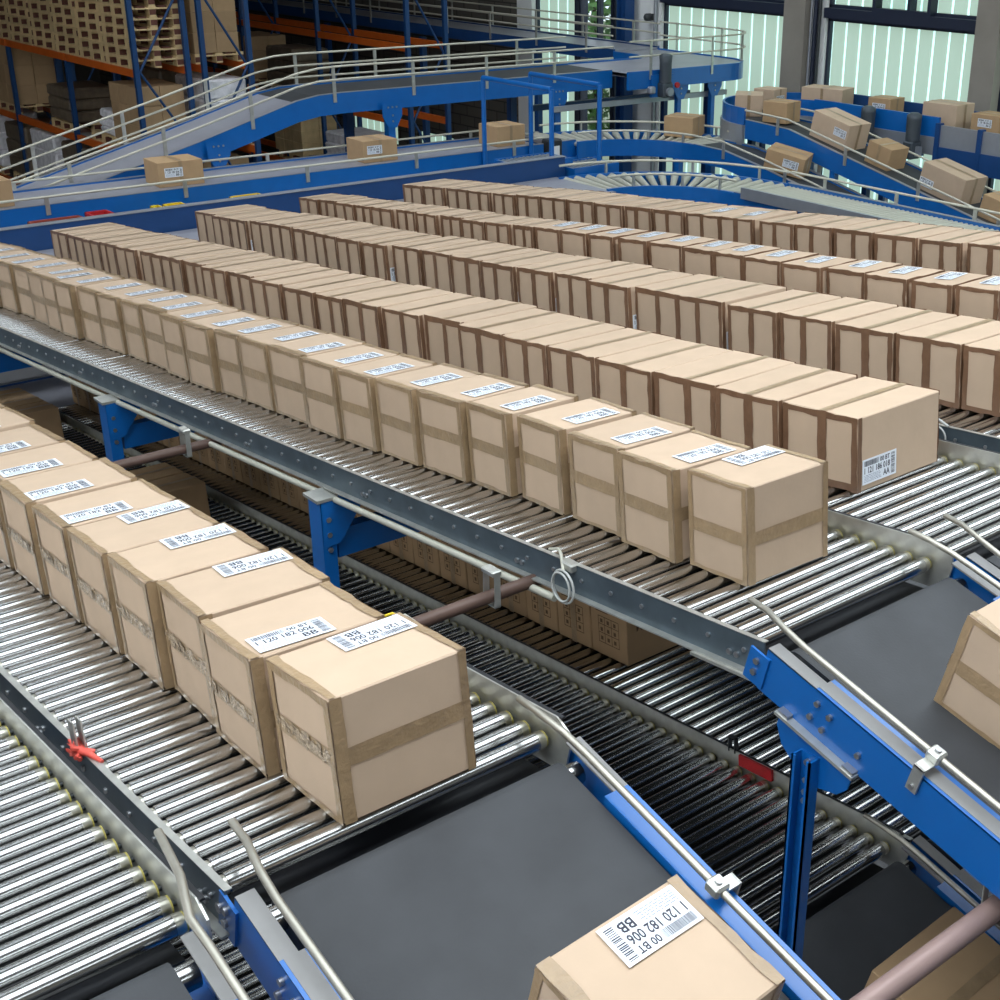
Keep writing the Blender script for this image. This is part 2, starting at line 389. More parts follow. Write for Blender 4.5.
# support frames: a pair of posts and a blue cross beam below each pair of lanes
def support_frame(xl, xr, y, c, label, top=-.115):
    z = lane_z(y, c)+top; h = z-FL
    o = thing('support_frame', label, 'support', T(xl, y, FL))
    for x, s in ((0, 1), (xr-xl, -1)):
        p = MB(); w = .032
        p.box(x-w, x+w, -.05, -.042, .012, h-.02, 'blue').box(x-w, x-w+.008, -.042, .05, .012, h-.02, 'blue').box(x+w-.008, x+w, -.042, .05, .012, h-.02, 'blue')
        leg = p.build('leg', o)
        b = MB()
        for dz in (.10, .17, .24): b.tube([(x, -.05, h-dz), (x, -.06, h-dz)], .012, 'bolt', 6)
        tag(b.build('bolts', leg), kind='stuff')
        q = MB(); q.add([(x-.03*s, -.056, h), (x+.16*s, -.056, h), (x+.16*s, -.056, h-.07), (x+.05*s, -.056, h-.22), (x-.03*s, -.056, h-.22)], [(0, 1, 2, 3, 4) if s < 0 else (4, 3, 2, 1, 0)], 'blue')
        q.add([(x-.03*s, -.05, h), (x+.16*s, -.05, h), (x+.16*s, -.05, h-.07), (x+.05*s, -.05, h-.22), (x-.03*s, -.05, h-.22)], [(0, 1, 2, 3, 4) if s > 0 else (4, 3, 2, 1, 0)], 'blue')
        q.box(x-.05, x+.05, -.06, .06, h-.014, h, 'zinc'); q.build('bracket', o)
        MB().box(x-.09, x+.09, -.09, .09, 0, .012, 'blue').build('foot_plate', o)
    MB().box(.05, xr-xl-.05, -.03, .03, h-.30, h-.17, 'blue').build('cross_beam', o)
    return o
xc, xd = 1.445*U, 2.55*U
support_frame(xc, xd, 4.75, UP_C, 'blue support frame holding the second row conveyor, in mid gap')
support_frame(xc, xd, 7.09, UP_C, 'blue support frame farther along the second row conveyor')
support_frame(xc, xd, 9.6, UP_C, 'far blue support frame under the second row conveyor near the cross belt')
for i, y in enumerate((3.0, 6.0, 9.0)):
    support_frame(2.64*U, 3.71*U, y, UP_C, ['near', 'middle', 'far'][i]+' blue support frame under the fourth and fifth rows of boxes')
    support_frame(3.83*U, 4.38*U, y, UP_C, ['near', 'middle', 'far'][i]+' blue support frame under the rearmost row of boxes')
for i, y in enumerate((3.9, 7.5)):
    support_frame(-.06*U, 1.085*U, y, UP_C, ['near', 'far'][i]+' blue support frame under the front row of boxes')
# tie tubes between the front conveyor and the second one
def tie(y, z, x0, x1, r, m, label, clip):
    o = thing('tie_tube', label, 'tube', T(x0, y, z))
    MB().tube([(0, 0, 0), (x1-x0, 0, 0)], r, m, 12).build('tube', o)
    MB().box(clip-x0-.012, clip-x0+.012, -.034, .034, -.034, -.030, 'zinc').box(clip-x0-.012, clip-x0+.012, -.034, -.030, -.034, .09, 'zinc').box(clip-x0-.012, clip-x0+.012, .030, .034, -.034, .09, 'zinc').cbox(clip-x0-.02, clip-x0+.02, -.034, .034, .085, .105, .004, 'zinc').build('clip', o)
    MB().cbox(-.03, .03, -.035, .035, -.032, .034, .008, 'zinc').build('end_clamp', o)
    MB().tube([(0, 0, .03), (-.03, .02, .055), (-.07, .03, .05), (-.09, .01, .02)], .005, 'yellow', 6).build('wire', o)
    return o
tie(3.36, 2.425, 2.03, 3.0, .023, 'tube_rust', 'brown tie tube bridging the gap right of the front row boxes', 2.38)
tie(5.9, 2.165, 2.0, 3.0, .023, 'tube_rust', 'brown tie tube bridging the gap farther back', 2.42)
tie(1.44, 2.237, 1.88, 2.62, .030, 'tube_pink', 'pale pink tie tube crossing above the lower belt at bottom right', 2.57)

# ================================================================ belts that feed the lanes (they fall toward the camera)
BS = .245; BA = math.atan(BS)
BY, BZ = 1.285*U, CAM_H-1.133*U                  # where every belt starts, at the lane ends
def feed_belt(x0, x1, dz, label, yb=BY, length=2.6, side_pl=True, tubes=('l', 'r'), outset=0, brk=-.54):
    M = T(x0, yb, BZ+dz) @ Matrix.Rotation(BA, 4, 'X')       # local -y runs down the belt
    o = thing('belt_conveyor', label, 'conveyor', M)
    W = x1-x0; bw0, bw1 = .082, W-.082
    b = MB(); r = .04; prof = []
    pts = [(-length, 0)]+[(-.03, 0)]+[(-.03+math.sin(a)*r, -r+math.cos(a)*r) for a in [math.pi*i/10 for i in range(1, 11)]]+[(-length, -2*r)]
    vs = [(bw0, y, z) for y, z in pts]+[(bw1, y, z) for y, z in pts]; n = len(pts)
    b.add(vs, [(i, i+1, n+i+1, n+i) for i in range(n-1)], 'belt', True)
    b.add([(bw0, y, z) for y, z in pts], [tuple(range(n))], 'belt'); b.add([(bw1, y, z) for y, z in pts], [tuple(reversed(range(n)))], 'belt')
    b.build('belt', o)
    MB().tube([(bw0+.005, -.035, -.04), (bw0-.045, -.035, -.04)], .03, 'roller_steel', 12).build('end_drum', o); MB().tube([(bw1-.005, -.035, -.04), (bw1+.045, -.035, -.04)], .03, 'roller_steel', 12).build('end_drum', o)
    for s in (0, 1):
        x = 0 if s == 0 else W; d = 1 if s == 0 else -1
        f = MB()
        def bx(xa, xb, ya, yb_, za, zb, mm): f.box(min(xa, xb), max(xa, xb), ya, yb_, za, zb, mm)
        bx(x, x+d*.006, -length, .02, -.125, .018, 'blue')            # web
        bx(x, x+d*.075, -length, -.17, .014, .020, 'blue')            # top flange
        bx(x+d*.066, x+d*.072, -length, -.17, -.01, .014, 'blue')
        bx(x, x+d*.06, -length, .02, -.131, -.125, 'blue')
        bx(x, x+d*.045, -.17, .02, .014, .020, 'matt_grey')
        if s == 0: bx(x+d*.010, x+d*.058, -length, -.17, .020, .0212, 'matt_grey')  # plain grey strip along the left beam's flange
        bm_ = f.build('side_beam', o)
        t = MB()
        for yy_, zz in ((-.19, -.02), (-.24, -.03), (-.18, -.075), (-.23, -.085), (-.36, -.07)): t.tube([(x-d*.000, yy_, zz), (x-d*.010, yy_, zz)], .010, 'bolt', 6)
        tag(t.build('bolts', bm_), kind='stuff')
        MB().box(x-d*.008 if d > 0 else x, x if d > 0 else x+.008, .0, .075, -.12, -.01, 'blue').tube([(x-d*.008, .04, -.04), (x-d*.016, .04, -.04)], .011, 'bolt', 6).tube([(x-d*.008, .04, -.08), (x-d*.016, .04, -.08)], .011, 'bolt', 6).build('joint_plate', o)
        if ('l', 'r')[s] in tubes:
            tx = x+d*.055+(outset if s else 0); ex = 1 if outset and s else 0
            g = MB(); g.tube([(tx+d*.022+ex*.065, .185+ex*.085, .050), (tx+d*.018+ex*.045, .11+ex*.02, .062), (tx+d*.004, .02, .062), (tx, -.06, .060), (tx, -length, .060)], .0100, 'tube', 10)
            gt = g.build('guard_tube', o)
            for yb2 in (brk, brk-1.2):
                h = MB(); h.box(min(x-d*.004, x-d*.012), max(x-d*.004, x-d*.012), yb2-.017, yb2+.017, -.035, .05, 'zinc')
                h.box(min(x-d*.012, tx), max(x-d*.012, tx), yb2-.017, yb2+.017, .044, .05, 'zinc')
                h.cbox(tx-.022, tx+.022, yb2-.022, yb2+.022, .045, .078, .006, 'zinc'); h.tube([(tx, yb2, .078), (tx, yb2, .084)], .010, 'bolt', 8)
                h.tube([(x-d*.012, yb2, -.018), (x-d*.018, yb2, -.018)], .008, 'bolt', 8); h.build('tube_bracket', gt)
    return o
bxs = {'A': (-.045*U, .468*U), 'B': (.522*U, 1.066*U), 'C': (1.466*U, 1.985*U), 'D': (2.005*U, 2.52*U)}
feed_belt(*bxs['A'], 0, 'dark belt conveyor at the bottom left corner feeding the bare rollers', yb=1.262*U, outset=.035)
feed_belt(*bxs['B'], 0, 'dark inclined belt conveyor feeding the front row, carrying a labelled box')
feed_belt(*bxs['C'], 0, 'dark inclined belt conveyor with blue side beam feeding the second row')
feed_belt(*bxs['D'], 0, 'dark inclined belt conveyor at the right edge feeding the third row')
for k_, lb_ in (('E', 'fourth'), ('F', 'fifth'), ('G', 'rearmost')): feed_belt((LANES[k_][0]-.02)*U, (LANES[k_][1]+.02)*U, 0, 'dark inclined belt conveyor feeding the %s row of boxes' % lb_)
LZ = -(LOW_C-UP_C)*U
feed_belt(1.478*U, 1.995*U, LZ, 'shaded lower belt conveyor at bottom right carrying a brown box', tubes=('r',), yb=BY+.07)
feed_belt(2.005*U, 2.53*U, LZ, 'shaded lower belt conveyor beneath the blue side beam at right', tubes=(), yb=BY+.07)
def belt_z(y, dz=0, yb=BY): return BZ+dz+(y-yb)*BS
def BMx(x, y, dz=0, rz=0, yb=BY): return T(x, y, belt_z(y, dz, yb)) @ Matrix.Rotation(BA, 4, 'X') @ Matrix.Rotation(rz, 4, 'Z')
# blue post with bracket carrying the second belt
o = thing('belt_stand', 'blue channel post with bracket carrying the second inclined belt', 'support', T(2.520, 2.045, FL))
zt = belt_z(2.045)-.135; h = zt-FL
p = MB(); p.box(-.002, .004, -.034, .034, .012, h-.045, 'blue').box(-.038, -.002, -.034, -.028, .012, h-.045, 'blue').box(-.038, -.002, .028, .034, .012, h-.045, 'blue').box(-.038, -.032, -.034, -.020, .012, h-.045, 'blue').box(-.038, -.032, .020, .034, .012, h-.045, 'blue'); lg = p.build('leg', o)
b = MB()
for dz in (.07, .13, .17, .20): b.tube([(-.002, 0, h-dz), (-.014, 0, h-dz)], .010, 'bolt', 6)
tag(b.build('bolts', lg), kind='stuff')
q = MB(); Mq = T(0, 0, h) @ Matrix.Rotation(BA, 4, 'X')
pl = [(-.155, .0), (.125, .0), (.125, -.045), (.09, -.095), (-.03, -.15), (-.13, -.10), (-.155, -.06)]
for xx, flip in ((.004, 0), (.010, 1)):
    q.add([Mq @ Vector((xx, y, z)) for y, z in pl], [tuple(range(7)) if flip else tuple(reversed(range(7)))], 'blue')
q.build('bracket', o)
q = MB(); q.box(-.012, .06, -.165, .135, -.006, .004, 'zinc', Mq)
for yy_ in (-.14, .11): q.box(-.008, .02, yy_-.02, yy_+.02, .004, .014, 'bolt', Mq)
q.build('clamp_plate', o)
MB().box(-.1, .1, -.1, .1, 0, .012, 'blue').build('foot_plate', o)

# small fittings
o = thing('cable_loop', 'clear coiled air hose with clips on the slate rail of the second row', 'hose', T(1.480*U, 3.16, 2.50))
MB().tube([(-.03, .055*math.cos(a), -.01+.06*math.sin(a)) for a in [2*math.pi*i/20 for i in range(21)]], .0045, 'plastic_clear', 6).build('hose_coil', o)
MB().tube([(-.036, .047*math.cos(a)+.006, -.012+.052*math.sin(a)) for a in [2*math.pi*i/20 for i in range(21)]], .0045, 'plastic_clear', 6).build('hose_coil', o)
MB().tube([(-.03, .0, .05), (.0, .05, .085), (.03, .10, .075), (.03, .15, .055)], .006, 'tube_pale', 6).build('wire', o)
MB().cbox(-.02, .02, -.03, .03, .045, .075, .005, 'zinc').build('clip', o)
o = thing('cable_loop', 'small white hose coil on the slate rail by the fourth row', 'hose', T(2.664*U, 3.18, lane_z(3.18)-.03))
MB().tube([(-.03, .05*math.cos(a), -.01+.05*math.sin(a)) for a in [2*math.pi*i/20 for i in range(21)]], .0045, 'plastic_clear', 6).build('hose_coil', o)
MB().tube([(-.02, -.05, .05), (-.01, .05, .075), (.0, .12, .055)], .006, 'plastic_clear', 6).build('hose', o)
o = thing('rail_clip', 'upright steel clip tied with a red ribbon on the bottom left rail', 'clip', LM(.523*U, 3.13))
MB().box(-.012, -.008, -.02, .02, -.02, .085, 'zinc').box(.008, .012, -.02, .02, -.02, .085, 'zinc').box(-.012, .012, -.02, .02, -.004, 0, 'zinc').build('clip_body', o)
m = MB()
for i in range(9):
    a = random.uniform(0, 6.28)
    m.tube([(-.005, -.03, .0), (random.uniform(-.03, .02), random.uniform(-.03, .02), random.uniform(.0, .03)), (random.uniform(-.03, .03), -.035+random.uniform(-.02, .02), random.uniform(-.01, .01))], .007, 'ribbon', 5)
m.tube([(-.01, -.03, .01), (0, -.06, .012), (.014, -.12, .006)], [.012, .01, .005], 'ribbon', 6).tube([(-.01, -.02, .01), (-.006, .06, .004)], [.01, .004], 'ribbon', 6)
m.build('ribbon', o)
o = thing('spring_clip', 'dark spring clip standing on the lower guide rail near the red tape', 'clip', LM(1.985*U, 3.18, LOW_C))
MB().box(-.01, .01, -.02, -.014, .04, .11, 'dark_metal').box(-.01, .01, .014, .02, .04, .11, 'dark_metal').box(-.01, .01, -.02, .02, .105, .11, 'dark_metal').build('clip_body', o)

# ================================================================ cartons
def text_geo(body, w, h, bold=False):           # letters as flat polygons, fitted into w x h, origin at the lower left
    cu = bpy.data.curves.new('letters', 'FONT'); cu.body = body; cu.resolution_u = 2
    if bold: cu.offset = .022
    ob = bpy.data.objects.new('letters', cu); col.objects.link(ob)
    bpy.context.view_layer.update()
    me = bpy.data.meshes.new_from_object(ob.evaluated_get(bpy.context.evaluated_depsgraph_get()))
    vs = [v.co.copy() for v in me.vertices]; fs = [tuple(p.vertices) for p in me.polygons]
    bpy.data.objects.remove(ob); bpy.data.curves.remove(cu); bpy.data.meshes.remove(me)
    x0, x1 = min(v.x for v in vs), max(v.x for v in vs); y0, y1 = min(v.y for v in vs), max(v.y for v in vs)
    return [((v.x-x0)/(x1-x0)*w, (v.y-y0)/(y1-y0)*h, 0) for v in vs], fs
def put_text(m, body, x, y, w, h, mm='ink', bold=True, z=0):
    vs, fs = text_geo(body, w, h, bold); m.add([(a+x, b+y, z) for a, b, _ in vs], fs, mm)
LAB_L, LAB_W = .20, .098
def label_print(number, code):
    m = MB(); rnd = random.Random(3)
    def q(x0, x1, y0, y1, mm='ink'): m.add([(x0, y0, 0), (x1, y0, 0), (x1, y1, 0), (x0, y1, 0)], [(0, 1, 2, 3)], mm)
    x = -.090
    while x < -.008: w = rnd.choice((.0011, .002, .003)); q(x, x+w, .021, .042); x += w+rnd.choice((.0012, .002))
    put_text(m, '00 BT', .002, .022, .058, .019)
    put_text(m, number, -.089, -.008, .150, .025)
    put_text(m, code, .022, -.038, .038, .025)
    y = -.040
    while y < .040: w = rnd.choice((.001, .0018, .0028)); q(.068, .090, y, y+w); y += w+rnd.choice((.0012, .002, .003))
    for i in range(5):
        xx = -.089
        while xx < .0: w = rnd.uniform(.004, .014); q(xx, xx+w, -.016-i*.006, -.0138-i*.006, 'ink_pale'); xx += w+.003
    return m.mesh('label_print')
PRINT_BB = label_print('1 120 182 006', 'BB'); PRINT_AA = label_print('1 121 186 018', 'AA')
LABEL_ME = MB().box(-LAB_L/2, LAB_L/2, -LAB_W/2, LAB_W/2, 0, .0008, 'label_white').mesh('label')
def add_label(root, M, pr=PRINT_BB):
    l = put('label', LABEL_ME, root, M); put('label_print', pr, l, T(0, 0, .0011)); return l
FACE = {'T': lambda h, dx, dy: T(0, 0, h), 'N': lambda h, dx, dy: T(0, -dy/2, h/2) @ Matrix.Rotation(R(90), 4, 'X'),
        'L': lambda h, dx, dy: T(-dx/2, 0, h/2) @ Matrix.Rotation(R(-90), 4, 'Z') @ Matrix.Rotation(R(90), 4, 'X'),
        'R': lambda h, dx, dy: T(dx/2, 0, h/2) @ Matrix.Rotation(R(90), 4, 'Z') @ Matrix.Rotation(R(90), 4, 'X'),
        'F': lambda h, dx, dy: T(0, dy/2, h/2) @ Matrix.Rotation(R(180), 4, 'Z') @ Matrix.Rotation(R(90), 4, 'X')}
# on each face: local x to the right as one looks at it, local y up, z out of the face
def strip(m, F, x0, x1, y0, y1, mm, e=.0012, jag=0):
    M = F; e += .001
    if jag:                                                # torn, uneven strip edge
        n = 7; lo = []; hi = []
        horiz = (x1-x0) > (y1-y0)
        for i in range(n+1):
            t = i/n; j0, j1 = random.uniform(-jag, jag), random.uniform(-jag, jag)
            if horiz: lo.append((x0+(x1-x0)*t, y0+j0)); hi.append((x0+(x1-x0)*t, y1+j1))
            else: lo.append((x1+j0, y0+(y1-y0)*t)); hi.append((x0+j1, y0+(y1-y0)*t))
        vs = [M @ Vector((a, b, e+random.uniform(0, .0006))) for a, b in lo]+[M @ Vector((a, b, e+random.uniform(0, .0006))) for a, b in hi]
        m.add(vs, [(i, i+1, n+2+i, n+1+i) for i in range(n)], mm)
    else: m.box(x0, x1, y0, y1, 0, e, mm, M)
def carton(M, dx, dy, h, style, label, group=None, lab=None, card='card', name='carton', jit=.0008):
    o = thing(name, label, 'box', M, group)
    MB().cbox(-dx/2, dx/2, -dy/2, dy/2, .001, h, .004, card, jit).build('carton_body', o)
    F = {k: f(h, dx, dy) for k, f in FACE.items()}
    rnd = random.uniform
    if style in 'BC':
        tb = MB(); ed = MB()
        y0 = rnd(-.025, .0)-.01; wd_ = .046
        tp = 'tape_tan'
        for f, w in (('L', dy), ('N', dx), ('R', dy), ('F', dx)): strip(tb, F[f], -w/2, w/2, y0, y0+wd_, tp, jag=.001)
        tb.build('tape_band', o)
        if style == 'B':                                   # crumpled clear tape over the band on the side
            cl = MB(); n = 16
            for i in range(n):
                xx = -dy/2+.004+(dy-.008)*i/n; a = rnd(.0, .02); w = (dy-.008)/n
                vs = [F['L'] @ Vector((xx+p, y0+q, .0022+rnd(0, .004))) for p, q in ((0, a), (w, rnd(0, .02)), (w, rnd(.03, .05)), (0, rnd(.03, .05)))]
                cl.add(vs, [(0, 1, 2, 3)], 'tape_clear')
            cl.build('clear_tape', o)
        w = rnd(.018, .026)
        for f, ww in (('R', dy), ('L', dy)):
            if f == 'L': ed.build('edge_tape', o); ed = MB()
            strip(ed, F[f], -ww/2, -ww/2+w, -h/2, h/2, tp, .0018, .002); strip(ed, F[f], ww/2-w, ww/2, -h/2, h/2, tp, .0018, .002)
            strip(ed, F[f], -ww/2, ww/2, -h/2, -h/2+.014, tp, .0016, .003); strip(ed, F[f], -ww/2, ww/2, h/2-rnd(.012, .022), h/2, tp, .0016, .003)
        strip(ed, F['N'], -dx/2, -dx/2+.032, -h/2, h/2, tp, .0018, .0015); e2 = MB(); strip(e2, F['N'], dx/2-.022, dx/2, -h/2, h/2, tp, .0018, .0015); e2.build('edge_tape', o)
        strip(ed, F['T'], -dx/2, -dx/2+rnd(.02, .035), -dy/2, dy/2, tp, .0014, .004); e2 = MB(); strip(e2, F['T'], dx/2-rnd(.015, .028), dx/2, -dy/2, dy/2, tp, .0014, .004); e2.build('edge_tape', o)
        ed.build('edge_tape', o)
    elif style in 'DF':
        ed = MB(); w = rnd(.020, .030); bt = 'tape_brown'
        for f, ww in (('R', dy), ('L', dy)):
            if f == 'L': ed.build('edge_tape', o); ed = MB()
            strip(ed, F[f], -ww/2, -ww/2+w, -h/2, h/2, bt, .0014, .003); strip(ed, F[f], ww/2-w, ww/2, -h/2, h/2, bt, .0014, .003)
            strip(ed, F[f], -ww/2, ww/2, h/2-rnd(.018, .028), h/2, bt, .0012, .004); strip(ed, F[f], -ww/2, ww/2, -h/2, -h/2+rnd(.015, .03), bt, .0012, .004)
        strip(ed, F['N'], -dx/2, -dx/2+.022, -h/2, h/2, bt, .0014, .002)
        if style == 'F': strip(ed, F['N'], -dx/2, dx/2, h/2-.02, h/2, bt, .0012, .003)
        ed.build('edge_tape', o)
        if style == 'D':
            tb = MB(); k = rnd(-.02, .02); w = rnd(.017, .024)
            for f in 'LR': strip(tb, F[f], k-w, k+w, -h/2, h/2, bt, .0018, .003)
            strip(tb, F['T'], -dx/2, dx/2, -k-w*.8, -k+w*.8, 'tape_tan', .0012, .002)
            tb.build('tape_band', o)
    elif style == 'P':                                     # plain parcel with one strip over top and ends
        tb = MB()
        strip(tb, F['T'], -dx/2, dx/2, -.02, .02, 'tape_tan', .0012, .002)
        for f in 'LR': strip(tb, F[f], -.02, .02, -h/2, h/2, 'tape_tan', .0012, .002)
        tb.build('tape_band', o)
    elif style == 'Q':                                     # strip runs front to back
        tb = MB()
        strip(tb, F['T'], -.02, .02, -dy/2, dy/2, 'tape_tan', .0012, .002)
        for f in 'NF': strip(tb, F[f], -.02, .02, -h/2, h/2, 'tape_tan', .0012, .002)
        tb.build('tape_band', o)
    if lab:
        f, x, y, rz, pr = lab
        e = .0038
        add_label(o, F[f] @ T(x, y, e) @ Matrix.Rotation(rz, 4, 'Z'), pr)
    return o
ROWS = {
 'B': [(1.217,2.335,2.636,-0.01),(1.196,2.656,2.969,-0.04),(1.220,2.975,3.289,-0.06),(1.207,3.299,3.601,-0.03),(1.207,3.616,3.926,-0.03),(1.207,3.938,4.235,-0.02),(1.205,4.258,4.575,-0.03)],
 'C': [(2.831,2.601,2.878,-0.03),(2.810,2.904,3.200,-0.06),(2.846,3.221,3.511,-0.04),(2.853,3.543,3.823,-0.07),(2.835,3.860,4.130,-0.02),(2.815,4.143,4.448,0.01),(2.805,4.462,4.758,-0.01),(2.791,4.776,5.051,0.01),(2.784,5.061,5.363,-0.01),(2.805,5.386,5.715,-0.01),(2.805,5.732,6.030,-0.01),(2.803,6.036,6.297,0.02),(2.782,6.319,6.628,0.00),(2.792,6.657,6.935,-0.01),(2.817,6.941,7.258,-0.03),(2.816,7.264,7.536,-0.01),(2.808,7.573,7.867,0.02),(2.811,7.873,8.200,-0.02),(2.786,8.243,8.518,0.01),(2.793,8.524,8.783,-0.02),(2.816,8.789,9.110,-0.03),(2.834,9.122,9.440,-0.02)],
 'D': [(3.720,2.899,3.270,0.01),(3.695,3.276,3.616,0.03),(3.707,3.622,3.990,0.01),(3.705,3.996,4.373,-0.01),(3.720,4.379,4.737,-0.02),(3.721,4.743,5.092,-0.00),(3.731,5.098,5.474,-0.01),(3.754,5.485,5.816,0.01),(3.726,5.829,6.188,0.02),(3.711,6.194,6.580,-0.02),(3.705,6.586,6.880,0.02),(3.691,6.886,7.254,0.01),(3.703,7.321,7.691,0.02),(3.718,7.707,8.030,0.00),(3.704,8.055,8.400,0.02),(3.738,8.447,8.741,0.01),(3.721,8.747,9.084,-0.01),(3.723,9.090,9.441,0.01),(3.705,9.500,9.868,0.01),(3.711,9.890,10.182,0.01),(3.709,10.188,10.522,-0.00),(3.717,10.528,10.874,-0.01),(3.723,10.910,11.254,0.01)],
 'E': [(4.882,2.940,3.274,-0.01),(4.883,3.280,3.642,-0.01),(4.876,3.652,3.997,0.01),(4.892,4.019,4.363,-0.02),(4.880,4.369,4.716,-0.01),(4.887,4.759,5.103,-0.00),(4.915,5.109,5.468,-0.03),(4.878,5.475,5.839,-0.02),(4.917,5.863,6.189,-0.01),(4.912,6.227,6.557,0.01),(4.899,6.574,6.922,-0.01),(4.925,6.959,7.293,0.00),(4.932,7.299,7.643,-0.02),(4.929,7.668,8.009,-0.00),(4.882,8.041,8.344,0.02),(4.876,8.357,8.687,-0.02),(4.888,8.693,9.034,-0.02),(4.930,9.082,9.444,-0.01),(4.942,9.495,9.832,0.01),(4.951,9.838,10.199,-0.01),(4.916,10.213,10.501,0.01),(4.919,10.507,10.834,-0.01),(4.952,10.866,11.230,-0.00)],
 'F': [(5.775,3.709,3.966,0.02),(5.773,3.986,4.245,0.02),(5.760,4.258,4.545,-0.01),(5.806,4.577,4.855,0.00),(5.761,4.861,5.158,0.01),(5.779,5.175,5.477,-0.00),(5.807,5.496,5.759,-0.00),(5.828,5.775,6.054,0.01),(5.837,6.060,6.372,-0.01),(5.849,6.410,6.691,0.02),(5.833,6.725,6.979,0.02),(5.831,7.003,7.279,0.01),(5.846,7.306,7.581,0.01),(5.826,7.587,7.814,0.02),(5.797,7.828,8.119,0.01),(5.794,8.125,8.427,-0.00),(5.828,8.470,8.748,0.02),(5.811,8.779,9.073,-0.01),(5.808,9.079,9.349,0.01),(5.788,9.384,9.711,-0.01),(5.803,9.738,9.986,0.02),(5.794,9.992,10.301,-0.01),(5.811,10.332,10.594,0.02),(5.797,10.601,10.934,-0.01)],
 'G': [(6.914,4.392,4.705,-0.01),(6.888,4.740,5.045,0.02),(6.915,5.078,5.411,-0.02),(6.933,5.432,5.764,-0.03),(6.941,5.787,6.116,-0.00),(6.927,6.122,6.435,0.02),(6.913,6.486,6.811,0.02),(6.939,6.817,7.186,-0.02),(6.950,7.226,7.551,0.00),(6.949,7.583,7.878,0.02),(6.938,7.893,8.224,-0.01),(6.940,8.239,8.572,-0.01),(6.943,8.595,8.934,-0.01),(6.935,8.942,9.255,0.02),(6.913,9.263,9.561,0.01),(6.903,9.594,9.932,-0.01),(6.914,9.938,10.271,0.00),(6.893,10.298,10.622,0.01),(6.885,10.628,10.956,0.01)]}
for r_, n in (('B', 7), ('C', 5)):                          # the front rows run on out of the picture on the left
    for i in range(n):
        y = ROWS[r_][-1][2]+random.uniform(.008, .03); ROWS[r_].append((ROWS[r_][-1][0]*.5+(1.207 if r_ == 'B' else 2.81)*.5, y, y+random.uniform(.30, .325), random.uniform(-.03, .02)))
DIM = {'B': (.362, .320), 'C': (.345, .3235), 'D': (.488, .292), 'E': (.49, .292), 'F': (.33, .329), 'G': (.475, .320)}
ROWNAME = {'B': 'front row', 'C': 'second row', 'D': 'third row', 'E': 'fourth row', 'F': 'fifth row', 'G': 'rearmost row'}
UPSIDE = {0, 2, 3, 4}                                       # in the front row some labels lie the other way round
for r_, L in ROWS.items():
    wx, h = DIM[r_]; n = len(L)
    for i, (x, y0, y1, a) in enumerate(L):
        st = {'B': 'B', 'C': 'C', 'D': 'D', 'E': 'D', 'F': 'F' if i < 13 else 'D', 'G': 'D'}[r_]
        dx = wx+random.uniform(-.006, .006)+(.015 if r_ == 'C' and i == 0 else 0); dy = y1-y0
        dyo = {'B': -.019, 'C': -.013}.get(r_, 0); y0 += dyo; y1 += dyo
        hh = h+random.uniform(-.004, .004); lab = None; wh = 'from the near end'; k = i
        if r_ == 'B':
            if i in UPSIDE: lab = ('T', .07, dy/2-.062, math.pi+random.uniform(-.04, .04), PRINT_BB)
            else: lab = ('T', -.055+random.uniform(-.02, .02), -dy/2+.062, random.uniform(-.04, .04), PRINT_BB)
        elif r_ == 'C': lab = ('T', random.uniform(-.03, .03), -dy/2+.066, random.uniform(-.08, .03), PRINT_BB) if i else ('T', .06, .08, math.pi, PRINT_BB)
        elif r_ == 'D' and i == 0: lab = ('N', -dx/2+.125, -h/2+.075, 0, PRINT_AA)
        elif r_ == 'E': lab = ('N', -dx/2+.125, -h/2+.085, 0, PRINT_AA)
        elif r_ == 'F' and i < 13: lab = ('T', .03, .02, .15, PRINT_BB)
        elif r_ == 'G' and i in (6, 7): lab = ('T', .0, .02, .1, PRINT_BB)
        look = {'B': 'tan box with crumpled side tape', 'C': 'tan box with middle tape band', 'D': 'wide brown-edged tan box',
                'E': 'wide brown-edged tan box', 'F': 'squat box with white top label' if i < 13 else 'small brown-edged box without top label', 'G': 'brown-edged tan box'}[r_]
        if r_ in 'EFG': wh = 'from the far end'; k = n-1-i
        pos = (('nearest' if r_ in 'BCD' else 'farthest') if k == 0 else ORD[k]+' '+wh)
        lb = '%s, %s in the %s' % (look, pos, ROWNAME[r_])
        if r_ == 'B' and i == 0: lb = 'nearest tan box of the front row, its whole near face and tape band showing'
        if r_ == 'D' and i == 0: lb = 'nearest wide tan box of the third row with a white label low on its end'
        carton(LM(x+dx/2, (y0+y1)/2, UP_C, a), dx, dy/math.cos(TILT)-.009, hh, st, lb, 'boxes in the '+ROWNAME[r_], lab)
